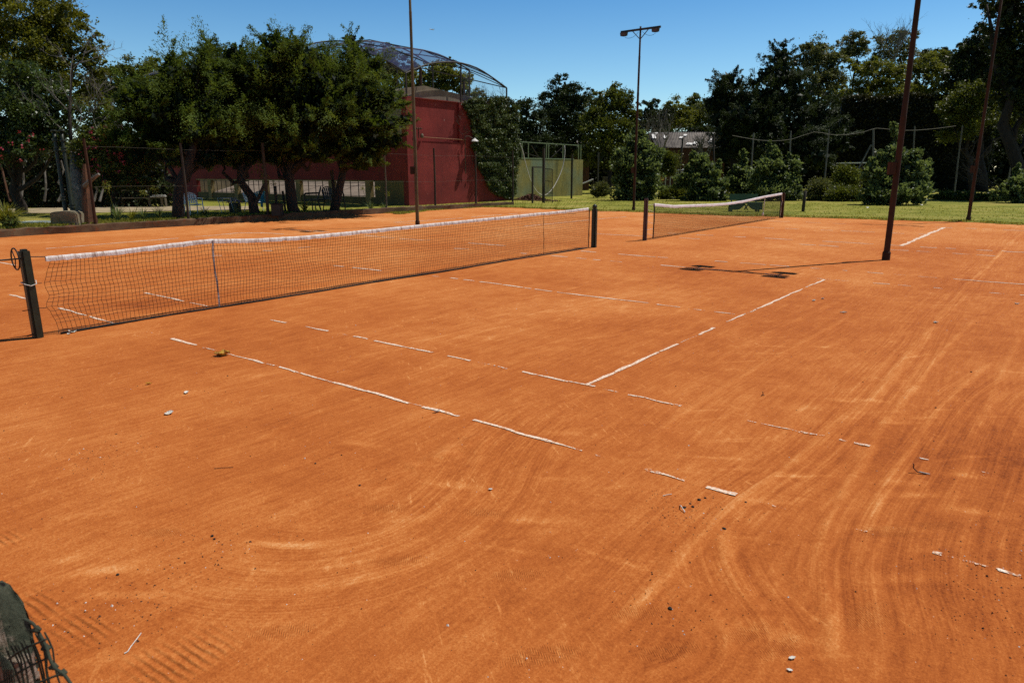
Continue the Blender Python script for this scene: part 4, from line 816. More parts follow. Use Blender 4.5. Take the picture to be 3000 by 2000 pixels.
# fence along the kerb: posts, wires, wire mesh
fpx = [(281, 668, 406, .10, 'rust'), (552, 643, 419, .09, 'fencepost'), (786, 639, 419, .12, 'fencepost'), (1132, 610, 441, .08, 'postpale'), (1275, 604, 434, .10, 'fencepost'), (1394, 599, 443, .10, 'fencepost'), (1502, 594, 441, .10, 'fencepost')]
labs = ['rusty leaning fence post beside the split tree stump', 'thin dark fence post next to the white plastic chair', 'thick black fence post between two juniper trunks', 'pale ribbed fence post in front of the olive wall panel', 'dark fence post before the left part of the red wall', 'dark fence post before the middle of the red wall', 'rust topped fence post at the ivy corner of the red wall']
tops = []
for (x, y, yt, r, mk), lb in zip(fpx, labs):
    p = PL(x, y, 0, KX-.05); z0 = .2; b1 = np.array([p[0], p[1], 0.0]); hh_ = height(b1, yt); tops.append((b1, hh_))
    tag(MB().tube([b1+np.array([0, 0, -.1]), b1+np.array([.01, .02, hh_*.5]), b1+np.array([0, .01, hh_])], [r*.55, r*.5, r*.47], 8).build('fence_post', M[mk], smooth=False), lb, 'fence post', 'fence posts along the kerb')
fw = thing('wire_fence', (KX-.05, 10, 0), 'nearly invisible chain link fence strung along the kerb', 'fence')
mb = MB(); ysw = [p[0][1] for p in tops]
for z in (1.45, 2.75): mb.tube([(KX-.05, y, z+.02*math.sin(y)) for y in np.arange(min(ysw), max(ysw)+.1, .5)], .0035, 4)
mb.build('fence_wire', M['postpale'], fw)
MB().grid([[(KX-.05, y, z) for y in np.linspace(min(ysw)-8, max(ysw), 20)] for z in (.27, 1.5, 2.75)]).build('wire_mesh', M['chain'], fw)
for (x, y, yt, r, mk), lb in zip([(1674, 583, 452, .12, 'fencepost'), (1750, 580, 447, .10, 'postpale'), (1807, 572, 447, .09, 'fencepost')], ['dark fence post before the right end of the green wall', 'grey fence post in tall grass right of the green wall', 'dark fence post beside the large round bush']):
    b1 = G(x, y); tag(MB().tube([b1, b1+np.array([0, 0, height(b1, yt)])], r*.6, 8).build('fence_post', M[mk]), lb, 'fence post', 'fence posts behind the lawn')
# tall ball-stop poles far right with the slack cable
tp_ = [(2001, 404, 1989, 548), (2090, 392, 2088, 556), (2208, 390, 2194, 557), (2317, 384, 2299, 560), (2429, 379, 2411, 556), (2559, 377, 2545, 557), (2680, 370, 2668, 557), (2820, 368, 2795, 557), (2978, 362, 2945, 562)]
tl = ['dark tall pole in front of the ruined roof', 'dark pole at the right edge of the ruined roof', 'thin pale pole above the left round bush', 'thin pale pole above the broad round bush', 'thin pale pole rising from the grass clump', 'braced timber pole in front of the clipped hedge', 'thin pole hidden behind the thick rusty floodlight pole', 'thin pale pole rising over the shaded field', 'crooked dark pole near the right picture edge']
tt3 = []
for k, (xt, yt, xb, yb2) in enumerate(tp_):
    d = 52.0 if k > 1 else 56.0; a = D(xb, 503+CAM[2]*F_PX/d, d); a[2] = -.05; e = D(xt, yt, d); tt3.append(e); mb = MB(); mb.tube([a, (a+e)/2+rng.normal(size=3)*.05, e], [.06, .055, .05] if k > 1 and k != 5 else [.09, .08, .07], 6)
    if k == 5: mb.tube([D(2510, 505, d), D(2552, 425, d)], .06, 5); mb.tube([D(2572, 460, d), D(2554, 424, d)], .06, 5)
    tag(mb.build('ball_stop_pole', M['thinpole'] if k > 1 else M['fencepost']), tl[k], 'pole', 'tall poles of the far ball fence')
cp = [(2145, 397), (2205, 408), (2260, 413), (2320, 408), (2385, 387), (2430, 394), (2478, 395), (2530, 387), (2568, 376), (2620, 381), (2680, 382), (2750, 376), (2800, 369)]
tag(MB().tube(catmull(np.array([D(x, y, 51.8) for x, y in cp]), 1.0), .017, 4).build('slack_cable', M['thinpole']), 'slack pale cable strung between the far poles', 'cable')

# ================================================================== SHED ROOFS
sh = thing('ruined_shed', D(2010, 480, 74), 'old shed with patched grey corrugated roof among the trees', 'shed')
r1, r2 = D(1898, 393, 77), D(2128, 383, 77); e1, e2 = D(1925, 433, 71), D(2098, 431, 71); r2[2] = r1[2] = (r1[2]+r2[2])/2; e1[2] = e2[2] = (e1[2]+e2[2])/2; P = []
nm = unit(np.cross(r2-r1, e1-r1)); nm = nm if nm[2] > 0 else -nm
for k in range(0, 181):
    f = k/180; wv = nm*.06*math.sin(k*math.pi/2*1.0); P.append([r1+(r2-r1)*f+wv, (r1+(r2-r1)*f)*.5+(e1+(e2-e1)*f)*.5+wv, e1+(e2-e1)*f+wv*.8+np.array([0, 0, -.03*(k % 7)/7])])
MB().grid(P).build('roof', M['roofsheet'], sh, smooth=False)
mb = MB()
def rpt(u, v): return r1+(r2-r1)*u+((e1+(e2-e1)*u)-(r1+(r2-r1)*u))*v+nm*.13
for u, v, a, b3 in ((.05, .35, .05, .3), (.09, .12, .035, .12), (.20, .38, .03, .22), (.42, .42, .03, .12), (.48, .26, .03, .13), (.55, .84, .09, .14), (.64, .78, .05, .16), (.70, .92, .05, .07), (.86, .14, .06, .10), (.87, .62, .045, .30), (.97, .5, .05, .10), (.94, .9, .06, .05)):
    MB().add([rpt(u-a/2, v-b3/2), rpt(u+a/2+.01, v-b3/2+.03), rpt(u+a/2-.01, v+b3/2), rpt(u-a/2-.02, v+b3/2-.02)], [(0, 1, 2, 3)]).build('roof_patch', M['roofwhite'], sh)
f1, f2 = e1.copy(), e2.copy(); w3 = unit(np.cross(e2-e1, (0, 0, 1))); w3 = w3 if w3@(e1-CAM) > 0 else -w3
mb = MB(); mb.obox((e1+e2)/2+w3*.3+np.array([0, 0, -(e1[2]+.1)/2-.08]), (e2-e1)/2*.97, w3*.1, (0, 0, (e1[2]-.0)/2)); mb.obox((r1+r2)/2+np.array([0, 0, -(r1[2])/2-.1]), (r2-r1)/2, w3*.1, (0, 0, r1[2]/2-.02)); mb.build('wall', M['brick'], sh)
s2 = thing('white_roofed_shed', D(1700, 470, 72), 'small white roof glimpsed through trees above the green wall', 'shed'); a, b3, c_, d_ = D(1672, 428, 72), D(1728, 431, 72), D(1722, 404, 77), D(1698, 406, 77)
MB().add([a, b3, c_, d_], [(0, 1, 2, 3)]).build('roof', M['roofsheet'], s2); mb = MB(); mb.prism([(a[0], a[1]), (b3[0], b3[1]), (c_[0], c_[1]), (d_[0], d_[1])], 2, -.1, a[2]-.1); mb.build('wall', M['brick'], s2)

# ================================================================== TREES
def tree(name, label, cat, base, depth, lobes, n, leaf, lm, bark='bark', mode='leaf', r0=.2, seed=1, group=None, clumps=60, cl=.28, up=.35, core=.10, dr=.9, limbs=True, z0=0.0, shell=(.55, 1.0), gd=None, low=False, rag=3, kerb=None):
    """base: pixel of the trunk foot (ground at z0, or at the given depth gd)"""
    rg = np.random.default_rng(seed)
    if gd: b = D(base[0], base[1], gd); b[2] = z0
    elif kerb: b = PL(base[0], base[1], 0, KX-kerb); b[2] = z0
    else: b = G(base[0], base[1], z0)
    o = thing(name, b, label, cat, group)
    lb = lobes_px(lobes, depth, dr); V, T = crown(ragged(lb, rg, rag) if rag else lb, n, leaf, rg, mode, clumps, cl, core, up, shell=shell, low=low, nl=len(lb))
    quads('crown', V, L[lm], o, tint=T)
    if limbs: limb_mesh(b, [c for c, r in lb], r0, rg).build('trunk', M[bark], o, smooth=True)
    return o
JG = 'junipers planted behind the kerb'
tree('juniper_tree', 'leftmost dark juniper with a wispy leaning tip', 'juniper', (522, 640), 27.6,
     [(530, 235, 70, 65), (470, 300, 75, 75), (570, 320, 90, 80), (615, 225, 50, 55), (500, 390, 90, 70), (610, 400, 80, 65), (440, 370, 55, 55), (480, 450, 70, 38), (600, 180, 25, 45), (560, 445, 70, 34), (640, 330, 50, 60), (600, 468, 60, 28), (400, 440, 50, 60)], 58000, .105, 'juniper', mode='spray', dr=1.75, r0=.19, seed=31, group=JG, clumps=36, cl=.54, core=.7, up=.12, shell=(.7, 1.0), kerb=.5, z0=.2)
tree('juniper_tree', 'juniper with a forked trunk behind the white and blue chair', 'juniper', (747, 630), 29.2,
     [(650, 215, 75, 65), (690, 280, 90, 80), (740, 240, 70, 65), (650, 360, 85, 70), (750, 360, 80, 70), (700, 420, 80, 50), (620, 160, 22, 35), (690, 170, 40, 40), (770, 330, 60, 70), (640, 435, 60, 34), (740, 455, 50, 28), (690, 472, 50, 24)], 58000, .105, 'juniper', mode='spray', dr=1.75, r0=.17, seed=32, group=JG, clumps=36, cl=.54, core=.7, up=.12, shell=(.7, 1.0), kerb=.5, z0=.2)
tree('juniper_tree', 'tallest juniper with a stout black trunk by the planter', 'juniper', (867, 628), 29.4,
     [(805, 155, 50, 55), (850, 180, 75, 65), (905, 200, 70, 70), (800, 260, 80, 80), (880, 285, 100, 80), (950, 250, 60, 70), (830, 370, 85, 60), (930, 360, 80, 60), (880, 435, 60, 32), (960, 330, 60, 60), (820, 430, 60, 34), (930, 455, 50, 28), (800, 462, 46, 22)], 64000, .105, 'juniper', mode='spray', dr=1.75, r0=.23, seed=33, group=JG, clumps=36, cl=.54, core=.7, up=.12, shell=(.7, 1.0), kerb=.5, z0=.2)
tree('juniper_tree', 'rightmost juniper reaching in front of the red wall', 'juniper', (976, 618), 31.0,
     [(1040, 165, 38, 50), (1010, 235, 70, 65), (1075, 215, 50, 55), (1060, 290, 75, 60), (1125, 290, 50, 42), (1000, 330, 80, 70), (1090, 365, 75, 48), (1160, 300, 32, 26), (1185, 355, 30, 22), (1040, 440, 55, 38), (1110, 425, 45, 30), (1010, 400, 60, 45), (1080, 462, 52, 30), (975, 420, 60, 46), (1060, 485, 36, 18), (1150, 410, 36, 26)], 58000, .105, 'juniper', mode='spray', dr=1.75, r0=.18, seed=34, group=JG, clumps=36, cl=.54, core=.7, up=.12, shell=(.7, 1.0), kerb=.5, z0=.2)
# left corner trees
tree('broadleaf_tree', 'big yellow green broadleaf tree filling the upper left corner', 'tree', (120, 600), 38,
     [(30, 50, 150, 110), (150, 55, 95, 75), (195, 120, 70, 80), (100, 160, 130, 110), (235, 165, 55, 60), (270, 200, 38, 42), (40, 200, 120, 110), (160, 235, 110, 90), (240, 270, 70, 60), (-60, 120, 120, 160)], 46000, .15, 'broad_yellow', r0=.32, seed=41, gd=38, clumps=60, cl=.26)
tree('broadleaf_tree', 'blue green leafy tree leaning in from the left edge', 'tree', (60, 640), 29,
     [(30, 270, 120, 90), (110, 290, 90, 70), (10, 360, 120, 90), (120, 370, 85, 70), (170, 330, 60, 65), (60, 440, 110, 60), (-40, 420, 90, 90), (170, 420, 60, 50)], 34000, .12, 'broad_blue', r0=.22, seed=42, gd=31, clumps=56, cl=.28)
o = tree('oleander', 'sprawling shrub dotted with pink blossoms beside the bare tree', 'flowering shrub', (330, 620), 28,
     [(330, 420, 60, 50), (370, 455, 60, 50), (300, 480, 60, 55), (400, 500, 50, 38), (340, 520, 70, 45), (265, 455, 50, 60), (420, 535, 38, 20)], 20000, .12, 'mid', r0=.10, seed=43, gd=29, clumps=50, cl=.3)
lb = lobes_px([(330, 410, 60, 48), (375, 445, 58, 48), (300, 470, 60, 50), (345, 500, 75, 45), (80, 430, 90, 40)], 27.7); rg = np.random.default_rng(8); ps = []
for c, r in lb:
    k = 13; d = unit(rg.normal(size=(k, 3))); d[:, 1] = -np.abs(d[:, 1]); ps.append(c+((d*r)@np.stack([HR, HF, np.array([0, 0, 1.])])))
ps = np.repeat(np.concatenate(ps), 5, 0)+rg.normal(size=(5*13*5, 3))*.045; s = rg.uniform(.06, .11, len(ps)); quads('blossom', leafquads(ps, rg.normal(size=(len(ps), 3)), s, s*.8, rg), L['pink'], o, tint=rg.uniform(0, 1, len(ps)))
# bare grey tree
rg = np.random.default_rng(12); o = thing('bare_tree', D(205, 620, 29), 'grey leafless tree with tangled twigs behind the concrete block', 'bare tree'); mb = MB(); d0 = 28.5
a = D(236, 622, 30.2); a[2] = .1; P = [a, D(222, 520, 29.5), D(207, 400, d0), D(205, 300, d0), D(214, 185, d0)]; mb.tube(catmull(np.array(P), .4), np.linspace(.12, .03, len(catmull(np.array(P), .4))), 6); mb.build('trunk', M['bark'], o)
mb = MB()
for s0, tg in (((207, 400), (262, 315)), ((222, 470), (300, 350)), ((205, 300), (175, 240)), ((262, 330), (318, 270)), ((240, 400), (330, 330)), ((205, 330), (140, 260)), ((215, 200), (262, 130)), ((212, 190), (322, 155)), ((207, 400), (100, 300)), ((255, 345), (280, 230)), ((280, 300), (330, 240)), ((206, 290), (216, 130))):
    p, q2 = D(*s0, d0), D(*tg, d0-rg.uniform(0, .8)); twig_mesh(p, q2-p, np.linalg.norm(q2-p)*.8, .022, rg, 4, mb, .9, 3, .6)
mb.build('twigs', M['twig'], o)
# dense planting at the left rear and its pale stems
hg = tree('evergreen_hedge', 'dark tall shrubbery closing the left rear of the terrace', 'shrubbery', (120, 600), 36,
     [(20, 480, 90, 110), (120, 500, 80, 100), (220, 500, 80, 100), (310, 510, 80, 90), (400, 490, 80, 90), (-70, 500, 80, 110), (0, 570, 80, 45), (80, 572, 80, 45), (160, 572, 80, 45), (240, 574, 80, 42), (320, 574, 80, 42), (400, 570, 70, 44), (460, 560, 40, 46)], 44000, .17, 'dark', seed=44, limbs=False, gd=36, cl=.4, core=.9, dr=.5, low=True)
for k, (x, xt) in enumerate(((30, -5), (62, 68), (130, 138), (170, 178), (292, 300), (275, 290))):
    p, q2 = D(x, 590, 33.5), D(xt, 470, 33.5); MB().tube(bez(p, q2, 5, (0, 0, 0), .08, rng), [.06, .05, .05, .045, .04], 6).build('bare_stem', M['bark_rust'] if k == 0 else M['bark_pale'], hg)
tree('broadleaf_tree', 'distant mid green tree above the left end of the junipers', 'tree', (420, 590), 60,
     [(320, 250, 60, 60), (390, 230, 70, 55), (460, 225, 60, 50), (530, 235, 60, 50), (350, 330, 80, 80), (430, 310, 80, 80), (290, 340, 60, 80), (300, 420, 70, 60)], 30000, .2, 'mid', r0=.3, seed=45, gd=60, cl=.27)
tree('broadleaf_tree', 'golden olive tree seen through the roof netting', 'tree', (1150, 590), 66,
     [(1120, 185, 55, 60), (1160, 240, 60, 55), (1095, 250, 45, 45), (1190, 200, 35, 35), (1060, 300, 50, 40)], 16000, .2, 'olive', r0=.25, seed=46, gd=66, cl=.26)
tree('broadleaf_tree', 'yellow leaved tree behind the concrete gable', 'tree', (1300, 590), 62,
     [(1285, 225, 55, 45), (1330, 245, 50, 40), (1370, 275, 40, 30), (1230, 250, 45, 40), (1260, 290, 60, 40), (1310, 205, 25, 30)], 16000, .19, 'yellow', r0=.25, seed=47, gd=62, cl=.25)
# middle distance
tree('conifer_tree', 'small dark tree just right of the ivy corner', 'tree', (1545, 580), 66, [(1540, 330, 42, 38), (1560, 370, 40, 50), (1530, 400, 40, 50), (1570, 430, 50, 50)], 14000, .18, 'conifer', seed=48, gd=66, cl=.3, r0=.2)
tree('broadleaf_tree', 'dense dark rounded tree above the green wall', 'tree', (1650, 580), 68, [(1645, 275, 42, 40), (1615, 310, 45, 45), (1690, 290, 50, 45), (1650, 350, 80, 70), (1710, 345, 50, 60), (1630, 410, 70, 60), (1700, 410, 60, 60)], 32000, .18, 'conifer', seed=49, gd=68, cl=.26, r0=.3)
tree('broadleaf_tree', 'olive green tree with upright shoots left of the slim light pole', 'tree', (1780, 575), 62, [(1765, 330, 45, 60), (1800, 310, 35, 55), (1830, 330, 30, 55), (1770, 400, 60, 60), (1825, 400, 50, 60), (1760, 460, 60, 50), (1795, 280, 14, 30), (1815, 285, 12, 30), (1845, 300, 10, 32)], 28000, .17, 'mid', seed=50, gd=62, cl=.3, r0=.2, up=.9)
for k, (lst, lm, lb) in enumerate((([(1905, 325, 36, 26), (1925, 360, 50, 40), (1880, 370, 40, 40)], 'dark', 'low dark round tree far behind the ruined shed'), ([(1985, 345, 50, 40), (1960, 375, 50, 30), (2000, 330, 25, 25)], 'yellow', 'low yellowish tree far behind the bare twigs'), ([(2050, 325, 45, 38), (2030, 360, 55, 40), (2080, 350, 50, 50), (2035, 300, 16, 22)], 'mid', 'far green tree left of the big dark conifer'))):
    tree('broadleaf_tree', lb, 'tree', (lst[1][0], 560), 100+4*k, lst, 12000, .26, lm, seed=60+k, gd=100+4*k, r0=.25)
rg = np.random.default_rng(15)
for k, (x, yb2, yt, lab) in enumerate(((1930, 480, 300, 'bare twiggy tree before the left end of the ruined roof'), (2065, 470, 360, 'bare twiggy tree before the middle of the ruined roof'))):
    p = D(x, yb2, 66); o = thing('bare_tree', p, lab, 'bare tree'); mb = MB()
    for j in range(5): twig_mesh(p, np.array([rg.normal()*.35, rg.normal()*.3, 1]), (yb2-yt)/F_PX*66*.42, .07, rg, 4, mb, .6, 3, .66)
    mb.build('twigs', M['twig'], o); MB().tube([p-np.array([0, 0, 2.0]), p+np.array([0, 0, .4])], .13, 6).build('trunk', M['twig_dark'], o)
# the big conifer group right of the shed
tree('conifer_tree', 'huge dark conifer with layered limbs in front of pale trees', 'conifer', (2260, 570), 64,
     [(2285, 170, 42, 38), (2270, 225, 70, 45), (2320, 230, 50, 50), (2245, 285, 75, 50), (2330, 300, 80, 60), (2270, 360, 110, 70), (2370, 380, 80, 75), (2210, 360, 60, 60), (2290, 440, 120, 70), (2400, 330, 50, 50), (2400, 450, 70, 60)], 52000, .2, 'conifer', mode='spray', seed=70, gd=64, r0=.4, cl=.32, clumps=50, core=.5)
tree('conifer_tree', 'brownish dark tree leaning left of the huge conifer', 'tree', (2150, 570), 66, [(2130, 240, 38, 35), (2115, 290, 45, 45), (2160, 300, 50, 50), (2125, 350, 55, 55), (2170, 390, 70, 60), (2130, 430, 60, 60)], 30000, .2, 'conifer', mode='spray', seed=71, gd=66, r0=.3, cl=.34, core=.5)
tree('broadleaf_tree', 'airy pale olive tree rising behind the huge conifer', 'tree', (2400, 560), 88, [(2400, 165, 55, 45), (2365, 190, 45, 40), (2430, 200, 50, 50), (2390, 240, 70, 50), (2450, 250, 40, 40)], 17000, .24, 'olive', seed=72, gd=88, r0=.3, cl=.26)
tree('broadleaf_tree', 'slender tufted tree with a bare neck against the sky', 'tree', (2505, 560), 90, [(2495, 125, 36, 26), (2515, 150, 34, 26), (2480, 165, 22, 24), (2500, 190, 18, 14)], 6500, .22, 'olive', seed=73, gd=90, r0=.28, cl=.3)
tree('broadleaf_tree', 'thin crowned tree with bare grey branches at its top', 'tree', (2620, 560), 92, [(2610, 150, 50, 38), (2640, 120, 36, 34), (2580, 185, 40, 32), (2650, 170, 36, 36)], 8000, .2, 'olive', seed=74, gd=92, r0=.3, cl=.32)
p = D(2605, 180, 91); mb = MB()
for j in range(9): twig_mesh(p+rg.normal(size=3)*.4, np.array([rg.normal()*.5, 0, 1]), 2.6, .06, rg, 3, mb, .7, 3, .7)
o = mb.build('branches', M['twig']); adopt(o, [q for q in COL.objects if q.get('label') == 'thin crowned tree with bare grey branches at its top'][0])
tree('broadleaf_tree', 'wide bright yellow green tree above the clipped hedge', 'tree', (2600, 560), 84, [(2570, 215, 70, 38), (2640, 235, 80, 45), (2720, 200, 60, 50), (2740, 250, 60, 50), (2520, 265, 60, 40), (2600, 280, 90, 40), (2690, 290, 80, 35), (2460, 290, 50, 30)], 36000, .22, 'yellow', seed=75, gd=84, r0=.35, cl=.24)
tree('broadleaf_tree', 'dark domed tree peeping over the trees left of the right corner', 'tree', (2760, 560), 100, [(2735, 165, 45, 20), (2770, 185, 50, 30), (2720, 195, 40, 25)], 9000, .24, 'dark', seed=76, gd=100, r0=.3)
# right edge
tree('broadleaf_tree', 'tall black green tree overhanging the upper right corner', 'tree', (2990, 590), 46, [(2960, 25, 70, 50), (2890, 12, 40, 20), (3040, 60, 120, 110), (2940, 110, 60, 55), (3000, 190, 90, 100), (2960, 260, 60, 80), (3080, 320, 100, 120)], 32000, .17, 'dark', seed=77, gd=46, r0=.4, core=.5)
tree('broadleaf_tree', 'broad dark tree below the overhanging corner tree', 'tree', (2880, 570), 66, [(2880, 130, 55, 45), (2920, 160, 60, 55), (2850, 190, 60, 60), (2900, 240, 90, 80), (2820, 250, 60, 50), (2980, 300, 80, 90)], 32000, .2, 'dark', seed=78, gd=66, r0=.35, core=.5)
tree('broadleaf_tree', 'lighter speckled tree beside the right end of the clipped hedge', 'tree', (2850, 570), 57, [(2830, 290, 60, 50), (2790, 330, 45, 45), (2860, 340, 70, 55), (2920, 320, 70, 55), (2830, 390, 60, 40), (2980, 350, 60, 50), (2960, 290, 50, 45)], 22000, .17, 'mid', seed=79, gd=57, r0=.2, shell=(.3, 1.0))
tree('shrub', 'shaded thicket at the right edge of the far field', 'shrubbery', (2940, 548), 78, [(2900, 450, 80, 70), (2990, 440, 80, 90), (2840, 470, 60, 60), (3060, 470, 80, 80), (2760, 480, 50, 60), (2930, 385, 70, 60), (2920, 520, 90, 32), (2990, 400, 60, 70), (3010, 520, 80, 30), (2830, 520, 70, 30), (2740, 525, 50, 26)], 34000, .24, 'dark', seed=80, gd=78, limbs=False, core=.9, low=True)
mb = MB(); p = D(2960, 560, 44); p[2] = 0.1
for j in range(4): twig_mesh(p, np.array([-.8+rg.normal()*.3, 0, .9]), 2.0, .03, rg, 3, mb, .6, 3, .7)
tag(mb.build('bare_sapling', M['twig_dark']), 'arching dark sapling at the right fence', 'sapling')
# clipped hedge
rg = np.random.default_rng(30); hd = 71.0; h = thing('clipped_hedge', D(2650, 557, hd), 'long tall flat topped clipped hedge deep in shade', 'hedge')
pA, pB = D(2440, 557, hd+1), D(2880, 557, hd-4); pA[2] = pB[2] = 0; hz = 9.0; dirh = unit(pB-pA); nh = np.array([dirh[1], -dirh[0], 0]); nh = nh if nh@(CAM-pA) > 0 else -nh; Lh = np.linalg.norm(pB-pA)
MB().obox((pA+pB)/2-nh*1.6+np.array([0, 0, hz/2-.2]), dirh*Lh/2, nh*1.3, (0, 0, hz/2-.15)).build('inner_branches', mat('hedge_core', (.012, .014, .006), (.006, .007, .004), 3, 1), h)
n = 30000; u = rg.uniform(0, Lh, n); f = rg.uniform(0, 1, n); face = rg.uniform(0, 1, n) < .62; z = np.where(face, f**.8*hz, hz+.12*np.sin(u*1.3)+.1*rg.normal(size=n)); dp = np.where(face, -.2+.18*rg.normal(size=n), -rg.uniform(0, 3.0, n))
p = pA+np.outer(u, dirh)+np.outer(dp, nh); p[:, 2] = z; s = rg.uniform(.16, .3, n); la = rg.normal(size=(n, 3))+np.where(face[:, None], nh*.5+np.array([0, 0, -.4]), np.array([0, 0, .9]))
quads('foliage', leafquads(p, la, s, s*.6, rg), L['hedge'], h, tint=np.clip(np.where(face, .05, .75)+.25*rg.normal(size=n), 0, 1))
# far wood closing the horizon
rg = np.random.default_rng(33); Vs, Ts = [], []
for k in range(60):
    a = R_(-78+k*2.35); c = np.array([10+175*math.sin(a), -9+175*math.cos(a), 0]); hh_ = rg.uniform(6, 10); nb = 420
    q2 = rg.normal(size=(nb, 3))*np.array([4.5, 4.5, hh_*.28])+c+np.array([0, 0, hh_*.45]); q2[:, 2] = np.abs(q2[:, 2]); s = rg.uniform(.5, 1.1, nb); Vs.append(leafquads(q2, rg.normal(size=(nb, 3)), s, s*.7, rg)); Ts.append(rg.uniform(0, 1, nb))
tag(quads('far_wood', np.concatenate(Vs), L['dark'], tint=np.concatenate(Ts)), 'far continuous belt of woodland along the horizon', 'woodland', kind='stuff')
rg = np.random.default_rng(34); o = thing('back_thicket', D(1900, 560, 88), 'dark thicket below the far trees behind the ruined shed', 'shrubbery')
lb = lobes_px([(1500, 470, 120, 90), (1640, 480, 120, 90), (1780, 490, 120, 80), (1900, 490, 110, 80), (2020, 490, 110, 80), (2140, 480, 120, 110), (2260, 480, 110, 110), (2380, 470, 110, 120), (2480, 490, 90, 90), (2445, 370, 60, 90), (1990, 415, 70, 45), (1920, 420, 60, 45), (2060, 410, 60, 50)], 80, .4); V, T = crown(lb, 46000, .34, rg, core=.9, cl=.3, low=True); quads('crown', V, L['dark'], o, tint=T)

# bushes along the far fence
BG = 'rounded bushes along the fence behind the lawn'
for k, (bs, dep, lst, n, lab) in enumerate((
 ((1855, 590), 47, [(1860, 430, 40, 45), (1835, 480, 45, 60), (1885, 490, 50, 60), (1850, 545, 55, 52), (1900, 548, 40, 45), (1920, 460, 30, 40), (1870, 400, 22, 25)], 26000, 'tall bush right behind the slim light pole'),
 ((2060, 592), 46, [(2050, 480, 35, 32), (2020, 520, 40, 40), (2085, 510, 40, 40), (2055, 560, 62, 42), (2105, 560, 35, 36)], 20000, 'round bush below the right part of the ruined roof'),
 ((2180, 586), 48, [(2175, 500, 26, 32), (2160, 535, 32, 36), (2195, 540, 34, 36), (2180, 470, 10, 22)], 12000, 'small bush with a visible stem left of the broad one'),
 ((2262, 590), 46, [(2265, 470, 28, 32), (2240, 505, 45, 42), (2300, 500, 40, 45), (2265, 558, 64, 40), (2325, 555, 30, 36), (2265, 445, 10, 16), (2330, 490, 16, 22)], 26000, 'broad bright bush behind the rear net'),
 ((2625, 602), 40, [(2610, 460, 40, 40), (2580, 510, 50, 45), (2660, 490, 45, 50), (2620, 560, 76, 44), (2690, 560, 34, 40), (2560, 570, 36, 34), (2622, 395, 8, 34), (2715, 500, 14, 20)], 32000, 'large bush behind the thick rusty light pole'),
 ((2985, 600), 42, [(2970, 560, 40, 40), (3020, 540, 50, 60), (2930, 575, 26, 24)], 12000, 'low bush cut by the right picture edge'))):
    r9 = np.random.default_rng(500+k); lst = [(l[0], l[1]+l[3]*.08, l[2]*.86, l[3]*.86) for l in lst]; lst = lst+[(l[0]+r9.normal()*l[2]*.6, l[1]-l[3]*r9.uniform(.75, 1.0), 7, r9.uniform(10, 22)) for l in lst]
    tree('bush', lab, 'bush', bs, dep, lst, int(n*.8), .19, 'bush', seed=90+k, group=BG, r0=.06, clumps=40, cl=.34, up=.9, dr=.85, gd=dep, low=True, core=.3, rag=6, shell=(.35, 1.1))
for k, (x, y, w3, h3, d, lm, lab) in enumerate(((1975, 570, 45, 25, 49, 'mid', 'weedy tangle between the tall bush and the next one'), (2130, 575, 30, 26, 48, 'mid', 'weeds between the two round bushes'), (2400, 565, 40, 36, 46, 'olive', 'yellowish weed clump behind the stub post'), (2470, 575, 55, 28, 45, 'mid', 'long green weed clump before the pale poles'), (2480, 520, 36, 40, 50, 'mid', 'thin shrub rising behind the long weed clump'), (2800, 575, 60, 14, 47, 'mid', 'low weeds right of the large bush'), (2870, 580, 60, 12, 46, 'mid', 'low weeds below the bent tall pole'), (1760, 558, 24, 22, 51, 'olive', 'tall dry grass clump by the pale fence post'), (1950, 480, 34, 44, 56, 'mid', 'loose shrub beside the white framed table'))):
    b = D(x, y+h3, d); b[2] = 0.0; o = thing('weed_clump', b, lab, 'weeds', 'weed clumps along the far fence'); V, T = crown(lobes_px([(x, y, w3, h3), (x+w3*.4, y+h3*.3, w3*.6, h3*.7), (x-w3*.45, y+h3*.3, w3*.6, h3*.7)], d, .7), 7000, .12, np.random.default_rng(120+k), clumps=40, cl=.35, up=.9, core=.3); quads('foliage', V, L[lm], o, tint=T)

# strap leaved plants, tufts and grass
def tuft(name, label, cat, p, n, Ln, m, seed, spread=.9, stalks=0, group=None, wid=.035):
    rg = np.random.default_rng(seed); o = thing(name, p, label, cat, group); Vs = []; p = np.asarray(p, float)
    for k in range(n):
        a = rg.uniform(0, 2*math.pi); l = Ln*rg.uniform(.6, 1.1); ou = np.array([math.cos(a), math.sin(a), 0]); sdv = np.array([-ou[1], ou[0], 0])*wid*.5; lean = rg.uniform(.25, spread); prev = p+ou*.03
        for j in range(1, 5):
            f = j/4; q2 = p+ou*(lean*l*f**1.3)+np.array([0, 0, l*(f*(1-.38*lean*f*f*1.4))]); s1, s2 = (1-.2*(j-1)), (1-.24*j) ; Vs.append([prev-sdv*s1, prev+sdv*s1, q2+sdv*max(s2, .06), q2-sdv*max(s2, .06)]); prev = q2
    quads('leaves', np.array(Vs), m, o, tint=np.repeat(rg.uniform(0, 1, n), 4))
    if stalks:
        mb = MB(); V2 = []
        for k in range(stalks):
            tp2 = p+np.array([rg.normal()*.25, rg.normal()*.25, Ln*rg.uniform(1.5, 1.9)]); mb.tube([p, (p+tp2)/2+rg.normal(size=3)*.03, tp2], .01, 4); pp2 = tp2+rg.normal(size=(40, 3))*.06; s = np.full(40, .07); V2.append(leafquads(pp2, pp2-tp2, s, s*.5, rg))
        mb.build('stalk', L['strap'], o); quads('seed_head', np.concatenate(V2), L['yellow'], o, tint=np.full(40*stalks, .8))
    return o
AG = 'strap leaved plants along the kerb'
